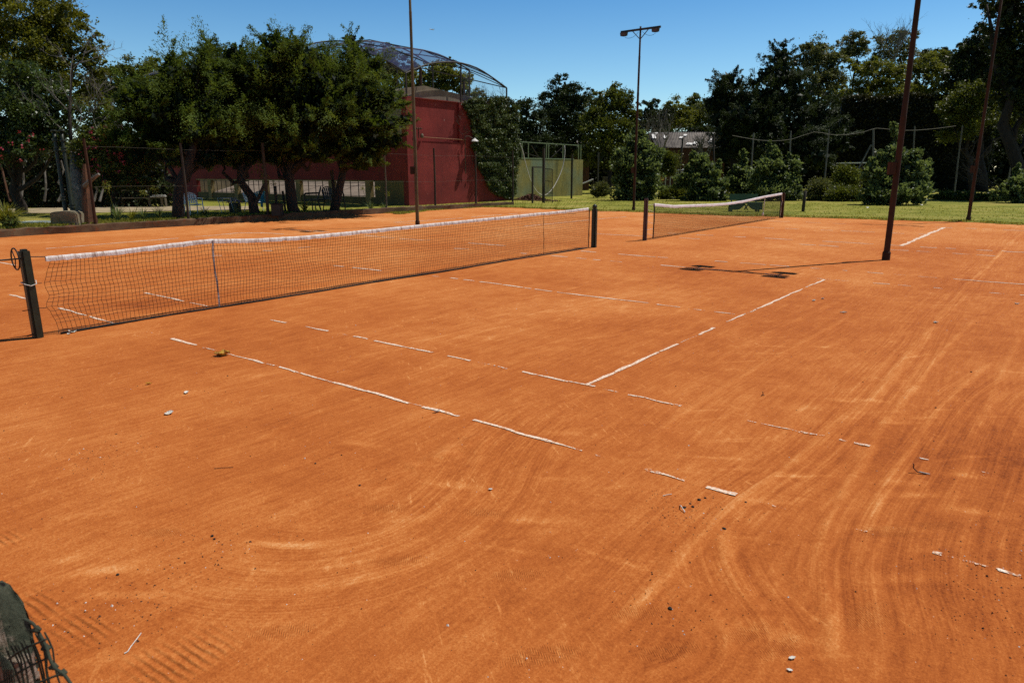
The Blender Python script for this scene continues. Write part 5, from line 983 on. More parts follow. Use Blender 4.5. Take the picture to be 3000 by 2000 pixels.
for k, (x, y, n, Ln, st, lm, lab) in enumerate(((345, 648, 60, .75, 2, 'bush', 'strap leaved plant with two flower stalks beside the stump'), (385, 646, 50, .6, 1, 'strap', 'yellowing strap leaved plant with one stalk'), (420, 646, 60, .6, 0, 'bush', 'dark strap leaved plant left of the first juniper'), (465, 643, 60, .65, 1, 'bush', 'dark strap leaved plant at the foot of the first juniper'), (600, 636, 50, .55, 0, 'bush', 'strap leaved plant below the white chair'), (690, 632, 40, .6, 1, 'bush', 'strap leaved plant below the pink cloth'), (815, 628, 60, .75, 1, 'strap', 'bright strap leaved plant standing in the planter'), (893, 626, 60, .7, 0, 'strap', 'bright strap leaved plant right of the stout trunk'), (1085, 612, 40, .6, 2, 'bush', 'strap leaved plant with white seed heads'), (1125, 610, 40, .5, 1, 'bush', 'strap leaved plant before the olive panel'))):
    q2 = PL(x, y-12, 0, KX-.8); q2[2] = tz(q2[1])+.02; tuft('strap_leaf_plant', lab, 'plant', q2, n, Ln, L[lm], 200+k, stalks=st, group=AG)
q2 = PL(20, 655, 0, KX-.9); q2[2] = .2; tuft('strap_leaf_plant', 'sunlit yellow green clump at the left picture edge', 'plant', q2, 420, 1.0, L['strap'], 230, spread=1.2, group=AG)
q2 = PL(40, 672, 0, KX-.5); q2[2] = .2; tuft('strap_leaf_plant', 'darker low clump below the sunlit yellow one', 'plant', q2, 260, .55, L['bush'], 231, spread=1.2, group=AG)
rg = np.random.default_rng(40); n = 46000; k = rg.integers(0, len(Eo)-1, n); d = np.abs(rg.normal(size=n))*.35-.10; dirE = unit(Eo-cen); p2 = Eo[k]+dirE[k]*d[:, None]+rg.normal(size=(n, 2))*.05
far = rg.uniform(0, 1, n) < .55; k2 = rg.integers(0, len(Eo)-1, n); p3 = Eo[k2]+dirE[k2]*(rg.uniform(0, 1, n)**.8*14)[:, None]; p2[far] = p3[far]
m_ = (p2[:, 0] < 14) & (p2[:, 1] > 10); p2 = p2[m_]; n = len(p2); pz = np.column_stack([p2, np.full(n, .05)]); s = rg.uniform(.05, .11, n); dr_ = rg.normal(size=(n, 3))*.5+np.array([0, 0, 1])
tag(quads('grass', leafquads(pz, dr_, s, s*.3, rg), L['grass'], tint=rg.uniform(0, 1, n)), 'short grass blades on the lawn and along its ragged edge', 'grass', kind='stuff')
rg = np.random.default_rng(41); n = 16000; yy = rg.uniform(-7, 24, n); xx = KX-.12-np.abs(rg.normal(size=n))*.9; pz = np.column_stack([xx, yy, [tz(v)+.06 for v in yy]]); s = rg.uniform(.06, .18, n)
tag(quads('grass', leafquads(pz, rg.normal(size=(n, 3))*.5+np.array([0, 0, 1]), s, s*.22, rg), L['grass'], tint=rg.uniform(0, .8, n)), 'longer grass growing behind the kerb', 'grass', kind='stuff')
rg = np.random.default_rng(42); n = 2600; yy = rg.uniform(12.5, 23, n); keep = (np.sin(yy*2.3)+rg.normal(size=n)*.5) > .3; yy = yy[keep]; n = len(yy); pz = np.column_stack([KX+.12+np.abs(rg.normal(size=n))*.12, yy, np.full(n, .03)]); s = rg.uniform(.04, .12, n)
tag(quads('grass', leafquads(pz, rg.normal(size=(n, 3))*.5+np.array([0, 0, 1]), s, s*.25, rg), L['grass'], tint=rg.uniform(0, .8, n)), 'weedy tufts sprouting at the clay foot of the kerb', 'grass', kind='stuff')

# ================================================================== THINGS ON THE TERRACE
TZ = .22
# concrete block
c = PL(203, 656, 0, KX-.62); c[2] = .19; o = MB(); W2, Hb = .44, .50
pf = [(-W2, 0), (W2, 0), (W2*.98, Hb*.86), (W2*.5, Hb*.98), (0, Hb), (-W2*.6, Hb*.97), (-W2*.95, Hb*.9)]; ax_ = unit(HR*.97+HF*.1); ay_ = np.array([-ax_[1], ax_[0], 0])
o.add([c+ax_*a-ay_*.32+np.array([0, 0, b3]) for a, b3 in pf]+[c+ax_*a*.98+ay_*.34+np.array([0, 0, b3]) for a, b3 in pf], [tuple(range(7)), tuple(range(13, 6, -1))]+[(j, (j+1) % 7, 7+(j+1) % 7, 7+j) for j in range(7)])
tag(o.build('concrete_block', M['concrete'], bevel=.035), 'weathered concrete block with a rounded top behind the kerb', 'block')
# iron columns
for k, (x, xt, lab) in enumerate(((193, 158, 'left one of the two dark ringed iron columns'), (213, 180, 'right one of the two dark ringed iron columns'))):
    b1 = D(x, 622, 24.6); t1 = D(xt, 385, 24.6); b1[2] = min(b1[2], .2); P = [b1+(t1-b1)*f for f in np.linspace(0, 1, 12)]; o = thing('iron_column', b1, lab, 'column', 'ringed iron columns behind the concrete block')
    MB().tube(P, np.linspace(.08, .055, 12), 10).build('shaft', M['greenpost'], o, smooth=True); dd = unit(t1-b1); Lc = np.linalg.norm(t1-b1)
    for f, r in ((.24+.0*k, .115), (.27, .11), (.78, .10), (.81, .095), (.89, .10), (.995, .11)): q2 = b1+dd*Lc*(f-(.08 if k and f < .5 else 0)); MB().tube([q2, q2+dd*.045], r, 10).build('ring', M['greenpost'], o)
# stump (split, rusty wood) and pale trunk
b1 = PL(262, 648, 0, KX-.45); b1[2] = .18; t1 = D(250, 482, depth_of(b1)); rg = np.random.default_rng(51); P = np.array([b1-np.array([0, 0, .2]), b1+(t1-b1)*.2, b1+(t1-b1)*.5, b1+(t1-b1)*.8, t1]); o = thing('tree_stump', b1, 'tall reddish split tree stump beside the concrete block', 'stump'); MB().tube(P, [.30, .21, .18, .13, .08], 9).build('trunk', M['bark_rust'], o)
MB().tube([D(248, 545, depth_of(b1)-.2), D(270, 525, depth_of(b1)-.4), D(290, 510, depth_of(b1)-.5)], [.09, .07, .045], 6).build('broken_branch', M['bark_pale'], o)
b1 = D(236, 620, 27.5); b1[2] = .15; tag(MB().tube([b1, D(228, 560, 27.5), D(222, 500, 27.8), D(218, 440, 28.2)], [.30, .25, .21, .16], 9).build('palm_stump', M['bark_pale'], smooth=True), 'pale knobbly trunk behind the concrete block', 'stump')
# park bench with table boards
def gz(x, y): p = G(x, y, TZ); p[2] = TZ; return p
o = thing('picnic_bench', gz(430, 606), 'long weathered timber bench with a raised back rail', 'bench'); dB = depth_of(gz(430, 606)); ax_ = HR; f_ = HF
pL, pR = gz(352, 607), gz(489, 605); zz1 = .45; mb = MB(); mb.bar(pL+np.array([0, 0, zz1]), pR+np.array([0, 0, zz1]), .34, .05); mb.build('seat', M['wood_grey'], o)
mb = MB(); mb.bar(pL+f_*.3+np.array([0, 0, .98]), gz(432, 606)+f_*.3+np.array([0, 0, .98]), .05, .10); mb.bar(pL+f_*.3+np.array([0, 0, .82]), gz(428, 606)+f_*.3+np.array([0, 0, .82]), .05, .06); mb.build('back_rail', M['wood_grey'], o)
for x in (360, 402, 440, 476, 487): q2 = gz(x, 606); MB().bar(q2, q2+np.array([0, 0, zz1-.02]), .09, .09, up=(1, 0, 0)).build('leg', M['wood_grey'], o)
for x in (368, 432): q2 = gz(x, 606)+f_*.3; MB().bar(q2, q2+np.array([0, 0, 1.0]), .06, .06, up=(1, 0, 0)).build('back_support', M['wood_grey'], o)
mb = MB(); q2 = gz(470, 606); mb.bar(q2-HR*.4+np.array([0, 0, .51]), q2+HR*.32+np.array([0, 0, .53]), .3, .03); mb.bar(q2-HR*.3+np.array([0, 0, .57]), q2+HR*.3+np.array([0, 0, .58]), .25, .03); tag(mb.build('loose_boards', M['roofwhite']), 'pale loose boards lying on the right end of the bench', 'boards')
# white tube rail
o = thing('tube_rail', gz(495, 605), 'white bent tube rail standing right of the timber bench', 'rail'); hR = HF*.5; a = gz(477, 604)+hR; b3 = gz(510, 604)+hR; t1 = np.array([0, 0, 1.2]); a2 = gz(478, 604)+hR
mb = MB(); mb.tube(catmull(np.array([a2+t1, gz(503, 604)+hR+t1, b3-HR*.06+t1*.97, b3+t1*.85, b3]), .1), .03, 6); mb.build('bent_tube', M['whitepaint'], o, smooth=True); mb = MB(); mb.bar(a+t1*.62-HR*.45, b3+t1*.58, .05, .07); mb.build('cross_rail', M['whitepaint'], o); MB().tube([a2, a2+t1], .022, 6).build('upright', M['steelpale'], o)
# monobloc chairs
def chair(label, p, yaw, m, group='plastic garden chairs', s=1.0):
    o = thing('garden_chair', (0, 0, 0), label, 'chair', group); W3 = .25
    mb = MB(); mb.grid([[(x, y, .43-.02*math.cos(x*6)-(.02 if y < -.15 else 0)) for x in np.linspace(-W3, W3, 5)] for y in np.linspace(-.24, .24, 5)]); q = mb.build('seat', m, o); q.modifiers.new('t', 'SOLIDIFY').thickness = .02
    mb = MB()
    for k in range(6): x = -W3+.03+k*.088; mb.bar((x, .23, .44), (x*1.02, .34, .80+.05*math.cos(x*5)), .06, .014, up=(0, 1, 0))
    mb.tube([(-W3-.02, .22, .43), (-W3-.02, .33, .76), (-W3*.6, .355, .86), (0, .36, .89), (W3*.6, .355, .86), (W3+.02, .33, .76), (W3+.02, .22, .43)], .018, 6); mb.build('backrest', m, o)
    for sx in (-1, 1):
        mb = MB(); mb.tube([(sx*(W3+.03), .30, .66), (sx*(W3+.05), .05, .66), (sx*(W3+.05), -.2, .65), (sx*(W3+.03), -.26, .58)], .022, 6); mb.build('armrest', m, o)
        MB().tube([(sx*(W3+.03), -.25, .6), (sx*(W3+.02), -.25, .42), (sx*(W3+.05), -.28, 0)], [.022, .022, .018], 6).build('leg', m, o); MB().tube([(sx*W3, .22, .43), (sx*(W3+.03), .32, 0)], [.022, .018], 6).build('leg', m, o)
    o.location = tuple(p); o.rotation_euler = (0, 0, yaw)
    for ch in o.children: ch.matrix_parent_inverse = Matrix.Identity(4)
    o.scale = (s, s, s); return o
cy = math.atan2(HR[1], HR[0])
p = PL(570, 628, 2, TZ); chair('white plastic chair right of the thin dark fence post', p, 1.5, M['whitepaint'])
p = PL(745, 618, 2, TZ); chair('white plastic chair behind the forked juniper trunk', p, 2.0, M['whitepaint'])
p2_ = PL(765, 620, 2, TZ); chair('blue plastic chair beside the forked juniper trunk', p2_, .9, M['blue'])
c = p2_+np.array([0, 0, .5]); tag(MB().grid([[c+HR*(.12+.10*u+.02*math.sin(v*5))+HF*(-.28+.03*math.sin(u*9))+np.array([0, 0, .33-.62*v]) for u in np.linspace(0, 1, 6)] for v in np.linspace(0, 1, 10)]).build('towel', M['blue'], smooth=True), 'turquoise towel hanging over the blue chair', 'towel').modifiers.new('t', 'SOLIDIFY').thickness = .02
p = PL(660, 624, 2, TZ); o = thing('folding_table', p, 'small pale tube framed folding table by the pink cloth', 'table'); t1 = np.array([0, 0, .62])
a, b3, c_, d_ = p-HR*.27, p+HR*.27, p+HR*.25+HF*.4, p-HR*.25+HF*.4
mb = MB(); mb.tube([a+t1, b3+t1, c_+t1, d_+t1, a+t1], .014, 5); mb.tube([a+t1*.8, b3+t1*.8], .012, 5); mb.build('top_frame', M['steelpale'], o)
for q2, e in ((a, HR*.12), (b3, HR*.12), (c_, -HR*.1), (d_, HR*.1)): MB().tube([q2+t1, q2+e], .014, 5).build('leg', M['steelpale'], o)
p = PL(690, 600, 2, TZ); p = D(690, 603, depth_of(PL(690, 622, 2, TZ))); rg = np.random.default_rng(61)
o = thing('cloth_stool', PL(690, 622, 2, TZ), 'dark stool under the crumpled cloth', 'stool'); q2 = PL(690, 622, 2, TZ); MB().obox(q2+np.array([0, 0, .22]), HR*.2, HF*.2, (0, 0, .2)).build('seat', M['black'], o, bevel=.03); [MB().bar(q2+HR*s*.17+HF*f*.17-np.array([0, 0, .05]), q2+HR*s*.17+HF*f*.17+np.array([0, 0, .1]), .04, .04, up=(1, 0, 0)).build('leg', M['black'], o) for s in (-1, 1) for f in (-1, 1)]
tag(MB().grid([[q2+HR*(u*.3)+HF*(v*.22)+np.array([0, 0, .47+.12*math.exp(-3*(u*u+v*v))+.05*math.sin(u*9+v*5)+.02*rg.normal()-.16*max(0, abs(u)-.7)]) for u in np.linspace(-1, 1, 12)] for v in np.linspace(-1, 1, 9)]).build('cloth', M['pinkcloth'], smooth=True), 'crumpled pink and white cloth on the dark stool', 'cloth')
p = PL(814, 630, 2, TZ); o = thing('planter', p, 'square black planter between two dark trunks', 'planter'); MB().obox(p+np.array([0, 0, .21]), HR*.2, HF*.2, (0, 0, .23)).build('tub', M['black'], o, bevel=.02); mb = MB(); mb.tube([p+HR*a+HF*b3+np.array([0, 0, .45]) for a, b3 in ((-.21, -.21), (.21, -.21), (.21, .21), (-.21, .21), (-.21, -.21))], .02, 5); mb.build('rim', M['black'], o)
for x, w3, lab in ((915, .36, 'black swivel armchair in deep shade by the stout trunk'), (980, .34, 'black garden chair in deep shade before the windows')):
    chair(lab, PL(x, 618, 2, .15), cy+math.pi*(.3 if x > 950 else -.4), M['black'], 'black chairs under the junipers', 1.25)
p = PL(948, 616, 2, .15); o = thing('low_table', p, 'low dark table between the two black chairs', 'table'); MB().obox(p+np.array([0, 0, .5]), HR*.5, HF*.3, (0, 0, .025)).build('tabletop', M['black'], o); [MB().bar(p+HR*s*.45+HF*f*.25, p+HR*s*.45+HF*f*.25+np.array([0, 0, .48]), .04, .04, up=(1, 0, 0)).build('leg', M['black'], o) for s in (-1, 1) for f in (-1, 1)]
# trunks and props under the junipers
for x, xt, yt, r, lab in ((838, 828, 560, .05, 'thin dark stake left of the stout juniper trunk'), (812, 806, 545, .06, 'dark stake nearest the planter'), (985, 972, 500, .08, 'dark upright post before the cream window columns'), (730, 775, 540, .07, 'dark prop leaning against the forked juniper trunk')):
    b1 = PL(x, 626, 0, KX-.7); b1[2] = .1; tag(MB().tube([b1, D(xt, yt, depth_of(b1))], r, 7).build('stake', M['fencepost']), lab, 'stake')
rg = np.random.default_rng(62); hp = gz(125, 655); P = [hp+HR*(.75*math.cos(a)*(1-.04*a/6))*.9+HF*(.42*math.sin(a))+np.array([0, 0, .03+.004*a]) for a in np.linspace(0, 13, 60)]; P += [hp+HR*x+np.array([0, 0, .04])-HF*.3*math.sin(x*2) for x in np.linspace(.6, -1.1, 14)]
tag(MB().tube(np.array(P), .014, 5).build('garden_hose', M['hose'], smooth=True), 'pale coiled hose lying on the shady grass', 'hose')
# things right of the green wall
p = G(1790, 560); o = thing('slatted_bench', p, 'dark slatted park bench in the shade beyond the fence', 'bench'); sL = unit(HR*.96+HF*.1)
for k in range(4): MB().bar(p-sL*.85+np.array([0, 0, .75+.2*k])+HF*.3, p+sL*.85+np.array([0, 0, .75+.2*k])+HF*.3, .04, .08).build('back_slat', M['wood_grey'], o)
for k in range(3): MB().bar(p-sL*.85+np.array([0, 0, .55])-HF*.18*k, p+sL*.85+np.array([0, 0, .55])-HF*.18*k, .12, .04).build('seat_slat', M['wood_grey'], o)
for s in (-1, 1): mb = MB(); mb.bar(p+sL*s*.7+HF*.33, p+sL*s*.7+HF*.33+np.array([0, 0, 1.45]), .05, .05, up=(1, 0, 0)); mb.bar(p+sL*s*.7-HF*.35, p+sL*s*.7-HF*.35+np.array([0, 0, .55]), .05, .05, up=(1, 0, 0)); mb.build('leg_frame', M['steel'], o)
p = G(1708, 565); a, b3 = D(1707, 538, 60), D(1738, 525, 60); o = thing('seesaw_board', a, 'white slanting board propped right of the green wall', 'board'); MB().bar(a, b3, .2, .08).build('board', M['roofwhite'], o); q2 = b3.copy(); q2[2] = 0; MB().bar(q2, b3-np.array([0, 0, .05]), .08, .08, up=(1, 0, 0)).build('prop', M['steel'], o)
p = D(1990, 545, 60); p[2] = 0; o = thing('framed_table', p, 'white topped table under a pale frame beneath the ruined roof', 'table'); zt = D(1990, 505, 60)[2]; zf = D(1990, 498, 60)[2]
MB().bar(p-HR*.9+np.array([0, 0, zt]), p+HR*.9+np.array([0, 0, zt]), .8, .08).build('tabletop', M['roofwhite'], o); mb = MB(); mb.bar(p-HR*1.2+np.array([0, 0, zf]), p+HR*.4+np.array([0, 0, zf]), .06, .08); mb.build('frame_rail', M['steelpale'], o)
for s in (-1.2, -.8, .8): MB().bar(p+HR*s, p+HR*s+np.array([0, 0, zf if s < -1 else zt]), .06, .06, up=(1, 0, 0)).build('leg', M['steelpale'], o)
mb = MB(); c = D(1941, 524, 52); mb.lathe(c-np.array([0, 0, .12]), [(.05, 0), (.12, .06), (.13, .13), (.10, .2), (.03, .25)], 10); tag(mb.build('orange_ball', mat('orange_plastic', (.75, .2, .05), (.6, .15, .04), 4, .5), smooth=True), 'small orange ball caught in the weeds by the bush', 'ball')
mb = MB(); a, b3 = D(2455, 478, 60), D(2535, 477, 60); mb.bar(a, b3, .6, .09); c = D(2495, 478, 60)
o = thing('white_slab', c, 'long white tabletop glinting in the shade left of the large bush', 'table'); mb.build('tabletop', M['roofwhite'], o)
for q2 in (a+(b3-a)*.1, b3-(b3-a)*.1): z1 = q2.copy(); z1[2] = 0; MB().bar(z1, q2, .08, .08, up=(1, 0, 0)).build('leg', M['steel'], o)
for k, (x, y, lab) in enumerate(((2542, 611, 'white scrap on the lawn left of the thick rusty pole'), (2701, 603, 'white scrap on the lawn right of the thick rusty pole'))):
    p = G(x, y); tag(MB().grid([[p+np.array([u*.09, v*.06, .06+.03*math.sin(u*3+v*2)]) for u in (-1, 0, 1)] for v in (-1, 0, 1)]).build('paper_scrap', M['roofwhite']), lab, 'scrap')
# green court bench behind the rear net
bA, bB = G(2136, 622), G(2232, 622); dv = unit(bB-bA); fv = np.array([-dv[1], dv[0], 0]); fv = fv if fv@HF > 0 else -fv; Lb = np.linalg.norm(bB-bA); o = thing('court_bench', (bA+bB)/2, 'green wooden court bench standing on the lawn behind the rear net', 'bench')
z = lambda v: np.array([0, 0, v])
MB().obox((bA+bB)/2+fv*.2+z(.44), dv*(Lb/2+.06), fv*.22, z(.025)).build('seat', M['benchgreen'], o)
MB().obox((bA+bB)/2+fv*.46+z(.70), dv*(Lb/2-.1), fv*.02+z(.0), z(.15)).build('backrest', M['benchgreen'], o)
for s, (q0, q1) in ((0, (0, .46)), (1, (.54, 1))):
    n = 10; top = [bA+dv*Lb*(q0+(q1-q0)*k/n)-fv*.02+z(.42) for k in range(n+1)]
    def low(f): g = f if s == 0 else 1-f; return .12+.24*max(0, (g-.55)/.45)**1.6
    bot = [bA+dv*Lb*(q0+(q1-q0)*k/n)-fv*.02+z(low(k/n)) for k in range(n+1)]; mb = MB(); mb.grid([top, bot]); q2 = mb.build('front_panel', M['benchgreen'], o); q2.modifiers.new('t', 'SOLIDIFY').thickness = .03
mb = MB(); mc = bA+dv*Lb*.5-fv*.04; mb.bar(mc-dv*.12+z(.44), mc+dv*.08+z(.12), .05, .05); mb.bar(mc+dv*.12+z(.44), mc-dv*.08+z(.12), .05, .05); mb.build('cross_brace', M['benchgreen'], o)
for f in (.07, .9):
    for g in (.03, .4): MB().bar(bA+dv*Lb*f+fv*g-z(.03), bA+dv*Lb*f+fv*g+z(.42), .09, .07, up=(1, 0, 0)).build('leg', M['benchgreen'], o)
for f in (.12, .88): MB().bar(bA+dv*Lb*f+fv*.43+z(.42), bA+dv*Lb*f+fv*.485+z(.84), .05, .04).build('back_support', M['benchgreen'], o)

# ================================================================== AIRLINER
pc = D(1265, 87, 3200); o = thing('airliner', pc, 'tiny white airliner high in the blue sky', 'airliner'); ax_ = unit(HR*.96+HF*.2+np.array([0, 0, -.14])); sx = unit(np.cross(ax_, (0, 0, 1)))
MB().tube([pc-ax_*11, pc-ax_*8.5, pc+ax_*6, pc+ax_*11], [.6, 1.7, 1.7, .4], 10).build('fuselage', M['roofwhite'], o, smooth=True)
for s in (-1, 1):
    MB().add([pc-ax_*3+sx*s*1.2, pc+ax_*2.5+sx*s*1.2, pc+ax_*4.5+sx*s*11+np.array([0, 0, 1.2]), pc+ax_*3.2+sx*s*11+np.array([0, 0, 1.2])], [(0, 1, 2, 3)]).build('wing', M['roofwhite'], o).modifiers.new('t', 'SOLIDIFY').thickness = .4
    MB().add([pc+ax_*7.5+sx*s, pc+ax_*10+sx*s*.6, pc+ax_*11+sx*s*4, pc+ax_*10+sx*s*4], [(0, 1, 2, 3)]).build('tailplane', M['roofwhite'], o).modifiers.new('t', 'SOLIDIFY').thickness = .3
MB().add([pc+ax_*6.5+z(1.2), pc+ax_*10.5+z(.8), pc+ax_*12+z(5.5), pc+ax_*10+z(5.5)], [(0, 1, 2, 3)]).build('tail_fin', M['roofwhite'], o).modifiers.new('t', 'SOLIDIFY').thickness = .4

# ================================================================== NEAR POST with old netting, lower left
rg = np.random.default_rng(71); dpo = 1.40
def NP(x, y, d=dpo): return D(x, y, d)
m, t, out = newmat('rotting_painted_timber'); co = t.n('ShaderNodeNewGeometry').outputs['Position']
sv = t.n('ShaderNodeMapping', i={'Vector': co, 'Scale': (1, 1, .4)}).outputs[0]
wood = t.ramp(t.noise(t.n('ShaderNodeMapping', i={'Vector': co, 'Scale': (90, 90, 14)}).outputs[0], 1, 6, .75), [(.3, (.05, .035, .025)), (.48, (.24, .18, .13)), (.64, (.46, .38, .31))])
paint = t.ramp(t.noise(co, 60, 6, .7), [(.35, (.030, .036, .022)), (.6, (.060, .066, .042)), (.72, (.15, .14, .09))])
lvl = t.math('ADD', t.attr('tint'), t.math('MULTIPLY', t.math('SUBTRACT', t.noise(co, 26, 5, .7), .5), .8))
col = t.mix(t.ramp(lvl, [(.45, (0, 0, 0)), (.55, (1, 1, 1))]), wood, paint)
col = t.mix(t.ramp(t.noise(co, 38, 3, .6), [(.64, (0, 0, 0)), (.68, (1, 1, 1))]), col, (.006, .005, .004))
b = t.n('ShaderNodeBsdfPrincipled', i={'Base Color': col, 'Roughness': .85, 'Specular IOR Level': .25}); t.nt.links.new(t.bump(t.noise(sv, 120, 6, .75), .9, .008), b.inputs['Normal']); t.nt.links.new(b.outputs[0], out.inputs[0]); M['rotwood'] = m
top_c = NP(-40, 1752, dpo+.045); pz0 = np.array([top_c[0], top_c[1], 0.0]); tops_z = top_c[2]
o = thing('weathered_post', (pz0[0], pz0[1], 0), 'rotting green painted timber post at the lower left corner', 'post')
na, nzr = 36, 70; Pg = []; rad = .066; zl_ = np.concatenate([np.linspace(0, tops_z-.25, 12), np.linspace(tops_z-.24, tops_z, nzr-12)])
wob = rg.normal(size=na+1)*.006; wob[-1] = wob[0]
for i in range(nzr):
    row = []; f = max(0, (zl_[i]-tops_z+.25)/.25)
    for k in range(na):
        a = 2*math.pi*k/na; rt = math.cos(a-ra); tow = math.cos(a-math.atan2(-HF[1], -HF[0])); r = rad*(1+.05*math.sin(3*a+1))+.0012*rg.normal()
        lim = tops_z-.125*max(0, rt+.15)+.5*wob[k]
        hang = .105+.018*math.sin(a*9+1)+.012*math.sin(a*23); dd = lim-zl_[i]; cut = 1.0 if dd > hang else 0.0; r *= 1-.30*cut; r -= .005*math.exp(-((dd-.06)/.03)**2)*(1+math.sin(a*17))
        row.append((pz0[0]+r*math.cos(a)-HR[0]*.026*cut, pz0[1]+r*math.sin(a)-HR[1]*.026*cut, min(zl_[i], lim)))
    Pg.append(row+[row[0]])
for q_r, dz_ in ((.85, .006), (.6, .010), (.3, .006), (.02, .004)): Pg.append([(pz0[0]+(x-pz0[0])*q_r, pz0[1]+(y-pz0[1])*q_r, zq+dz_*(1-q_r)-.006*rg.uniform()) for x, y, zq in Pg[nzr-1]])
P = np.array(Pg); mb = MB(); mb.grid(P); ob = mb.build('shaft', M['rotwood'], o, smooth=True); tv = []
for p_ in ob.data.polygons:
    if p_.index >= (nzr-1)*na: tc_ = ((p_.center.x-pz0[0])*-HF[0]+(p_.center.y-pz0[1])*-HF[1])/rad; tv.append(.40-.75*tc_); continue
    c = p_.center; rt = ((c.x-pz0[0])*HR[0]+(c.y-pz0[1])*HR[1])/rad; top_here = tops_z-.125*max(0, min(rt, 1)+.15); dd = top_here-c.z
    tc_ = ((c.x-pz0[0])*-HF[0]+(c.y-pz0[1])*-HF[1])/rad; tv.append((.28-.6*tc_ if dd < .10 else .1+(dd-.10)*22))
at = ob.data.attributes.new('tint', 'FLOAT', 'FACE'); at.data.foreach_set('value', np.clip(np.array(tv, np.float32), 0, 1))
on = thing('old_netting', NP(100, 1900), 'old green knotted netting hanging from the weathered post', 'netting')
ep = [(70, 1812), (97, 1826), (110, 1846), (125, 1873), (138, 1900), (146, 1928), (160, 1955), (186, 1973), (205, 1998), (240, 2050), (275, 2110)]
eP = catmull(np.array([NP(x, y, dpo-.02+.0009*(y-1826)*-.3) for x, y in ep]), .02); MB().tube(eP, .0034, 6).build('edge_cord', M['cord_green'], on, smooth=True)
mb = MB()
for k in (2, 4, 6, 7, 9):
    x, y = ep[k]; c = NP(x, y, dpo-.03); mb.tube([c-HR*.010, c+np.array([0, 0, .004]), c+HR*.006], [.004, .0075, .004], 6)
mb.build('knot', M['cord_green'], on)
mb = MB()
rows = [((135, 1872), (60, 1905), (0, 1950)), ((141, 1925), (70, 1960), (0, 2000)), ((186, 1970), (110, 2000), (20, 2045)), ((232, 2040), (140, 2060), (40, 2100))]
for rw in rows: mb.tube(catmull(np.array([NP(x, y, dpo-.015-.0002*x) for x, y in rw]), .015), .0024, 5)
for k in range(11):
    x0 = 18+k*11+rg.normal()*3; y0 = 1912-(x0-18)*.42+rg.normal()*4; mb.tube(catmull(np.array([NP(x0, y0-18), NP(x0+22+rg.normal()*3, y0+32), NP(x0+34+rg.normal()*3, y0+85), NP(x0+42+rg.normal()*5, y0+150), NP(x0+50, y0+230)]), .015), .0019, 4)
for k in range(5): x0 = -6+k*7; mb.tube([NP(x0, 1900+k*8, dpo-.06), NP(x0+16, 1960, dpo-.065), NP(x0+26, 2040, dpo-.06)], .0016, 4)
mb.build('mesh_strands', M['cord_green'], on)

# ================================================================== LITTER ON THE CLAY
def zc(p): return np.array([p[0], p[1], clayz(p[0], p[1])])
def curled(name, label, cat, px, ln, wd, m, seed, curl=1.0, yaw=None):
    rg = np.random.default_rng(seed); p = zc(G(*px)); a = rg.uniform(0, 6.28) if yaw is None else yaw; u_ = np.array([math.cos(a), math.sin(a), 0]); v_ = np.array([-u_[1], u_[0], 0]); P = []
    for i in range(11):
        f = i/10; wv = wd*math.sin(math.pi*min(max(f*.96+.02, .03), .99))**.8*(1+.18*math.sin(f*17+seed)); row = []
        for j in range(7):
            g = (j-3)/3; row.append(p+u_*ln*(f-.5)+v_*wv*.5*g+np.array([0, 0, .006+curl*ln*(.30*abs(g)**1.6*(.6+.4*math.sin(f*5+seed))+.16*(2*f-1)**2+.05*rg.normal())]))
        P.append(row)
    me = MB().grid(P).build(name, m, smooth=False); me.modifiers.new('t', 'SOLIDIFY').thickness = .0015; return tag(me, label, cat)
o = curled('dry_leaf', 'large curled yellow and brown leaf on the near sideline', 'leaf', (652, 1042), .16, .13, M['leafyellow'], 5, .9, cy+.3)
mb = MB(); p = zc(G(640, 1048)); mb.tube([p, p-HR*.045+np.array([0, 0, .02]), p-HR*.075+np.array([0, 0, .004])], .002, 5); q2 = mb.build('leaf_stalk', M['darkbit']); q2.parent = o
for k, (px, ln, wd, mk, cu, lab) in enumerate((((437, 1127), .055, .03, 'leafyellow', .8, 'small yellow leaf left of the two bleached ones'), ((546, 1152), .075, .04, 'palebit', .35, 'ragged bleached leaf right of the small yellow leaf'), ((495, 1213), .075, .06, 'palebit', .5, 'bleached shell shaped leaf nearest the camera of its trio'), ((213, 974), .09, .055, 'palebit', .7, 'pale torn leaf under the near net by the left post'), ((202, 979), .05, .035, 'palebit', .5, 'tiny pale scrap left of the torn leaf under the net'), ((1280, 1208), .06, .025, 'palebit', .9, 'thin curled leaf lying on the near sideline tape'), ((2471, 917), .09, .04, 'palebit', .6, 'pale leaf right of the service line end'), ((2741, 947), .07, .045, 'palebit', .8, 'pale leaf on the curved ridge at right'), ((2384, 881), .07, .04, 'palebit', .7, 'left one of two pale scraps past the service line'), ((2410, 875), .06, .04, 'palebit', .7, 'right one of two pale scraps past the service line'), ((2979, 892), .06, .05, 'palebit', .7, 'pale scrap near the right picture edge'), ((2320, 1928), .034, .016, 'palebit', .12, 'white chip at the bottom right beside the footprints'), ((2313, 1963), .026, .014, 'palebit', .12, 'white chip below the other one at bottom right'), ((1437, 1433), .028, .02, 'palebit', .5, 'white speck inside the large drag swirl'))):
    curled('dry_leaf' if ln > .05 else 'white_chip', lab, 'leaf' if ln > .05 else 'chip', px, ln, wd, M[mk], 300+k, cu)
def twig(label, px, segs, m, r=.004):
    p = zc(G(*px)); o = thing('twig', p, label, 'twig'); mb = MB()
    for s in segs: mb.tube([p+HR*a+HF*b3+np.array([0, 0, c]) for a, b3, c in s], r, 5)
    mb.build('stem', m, o); return p, o
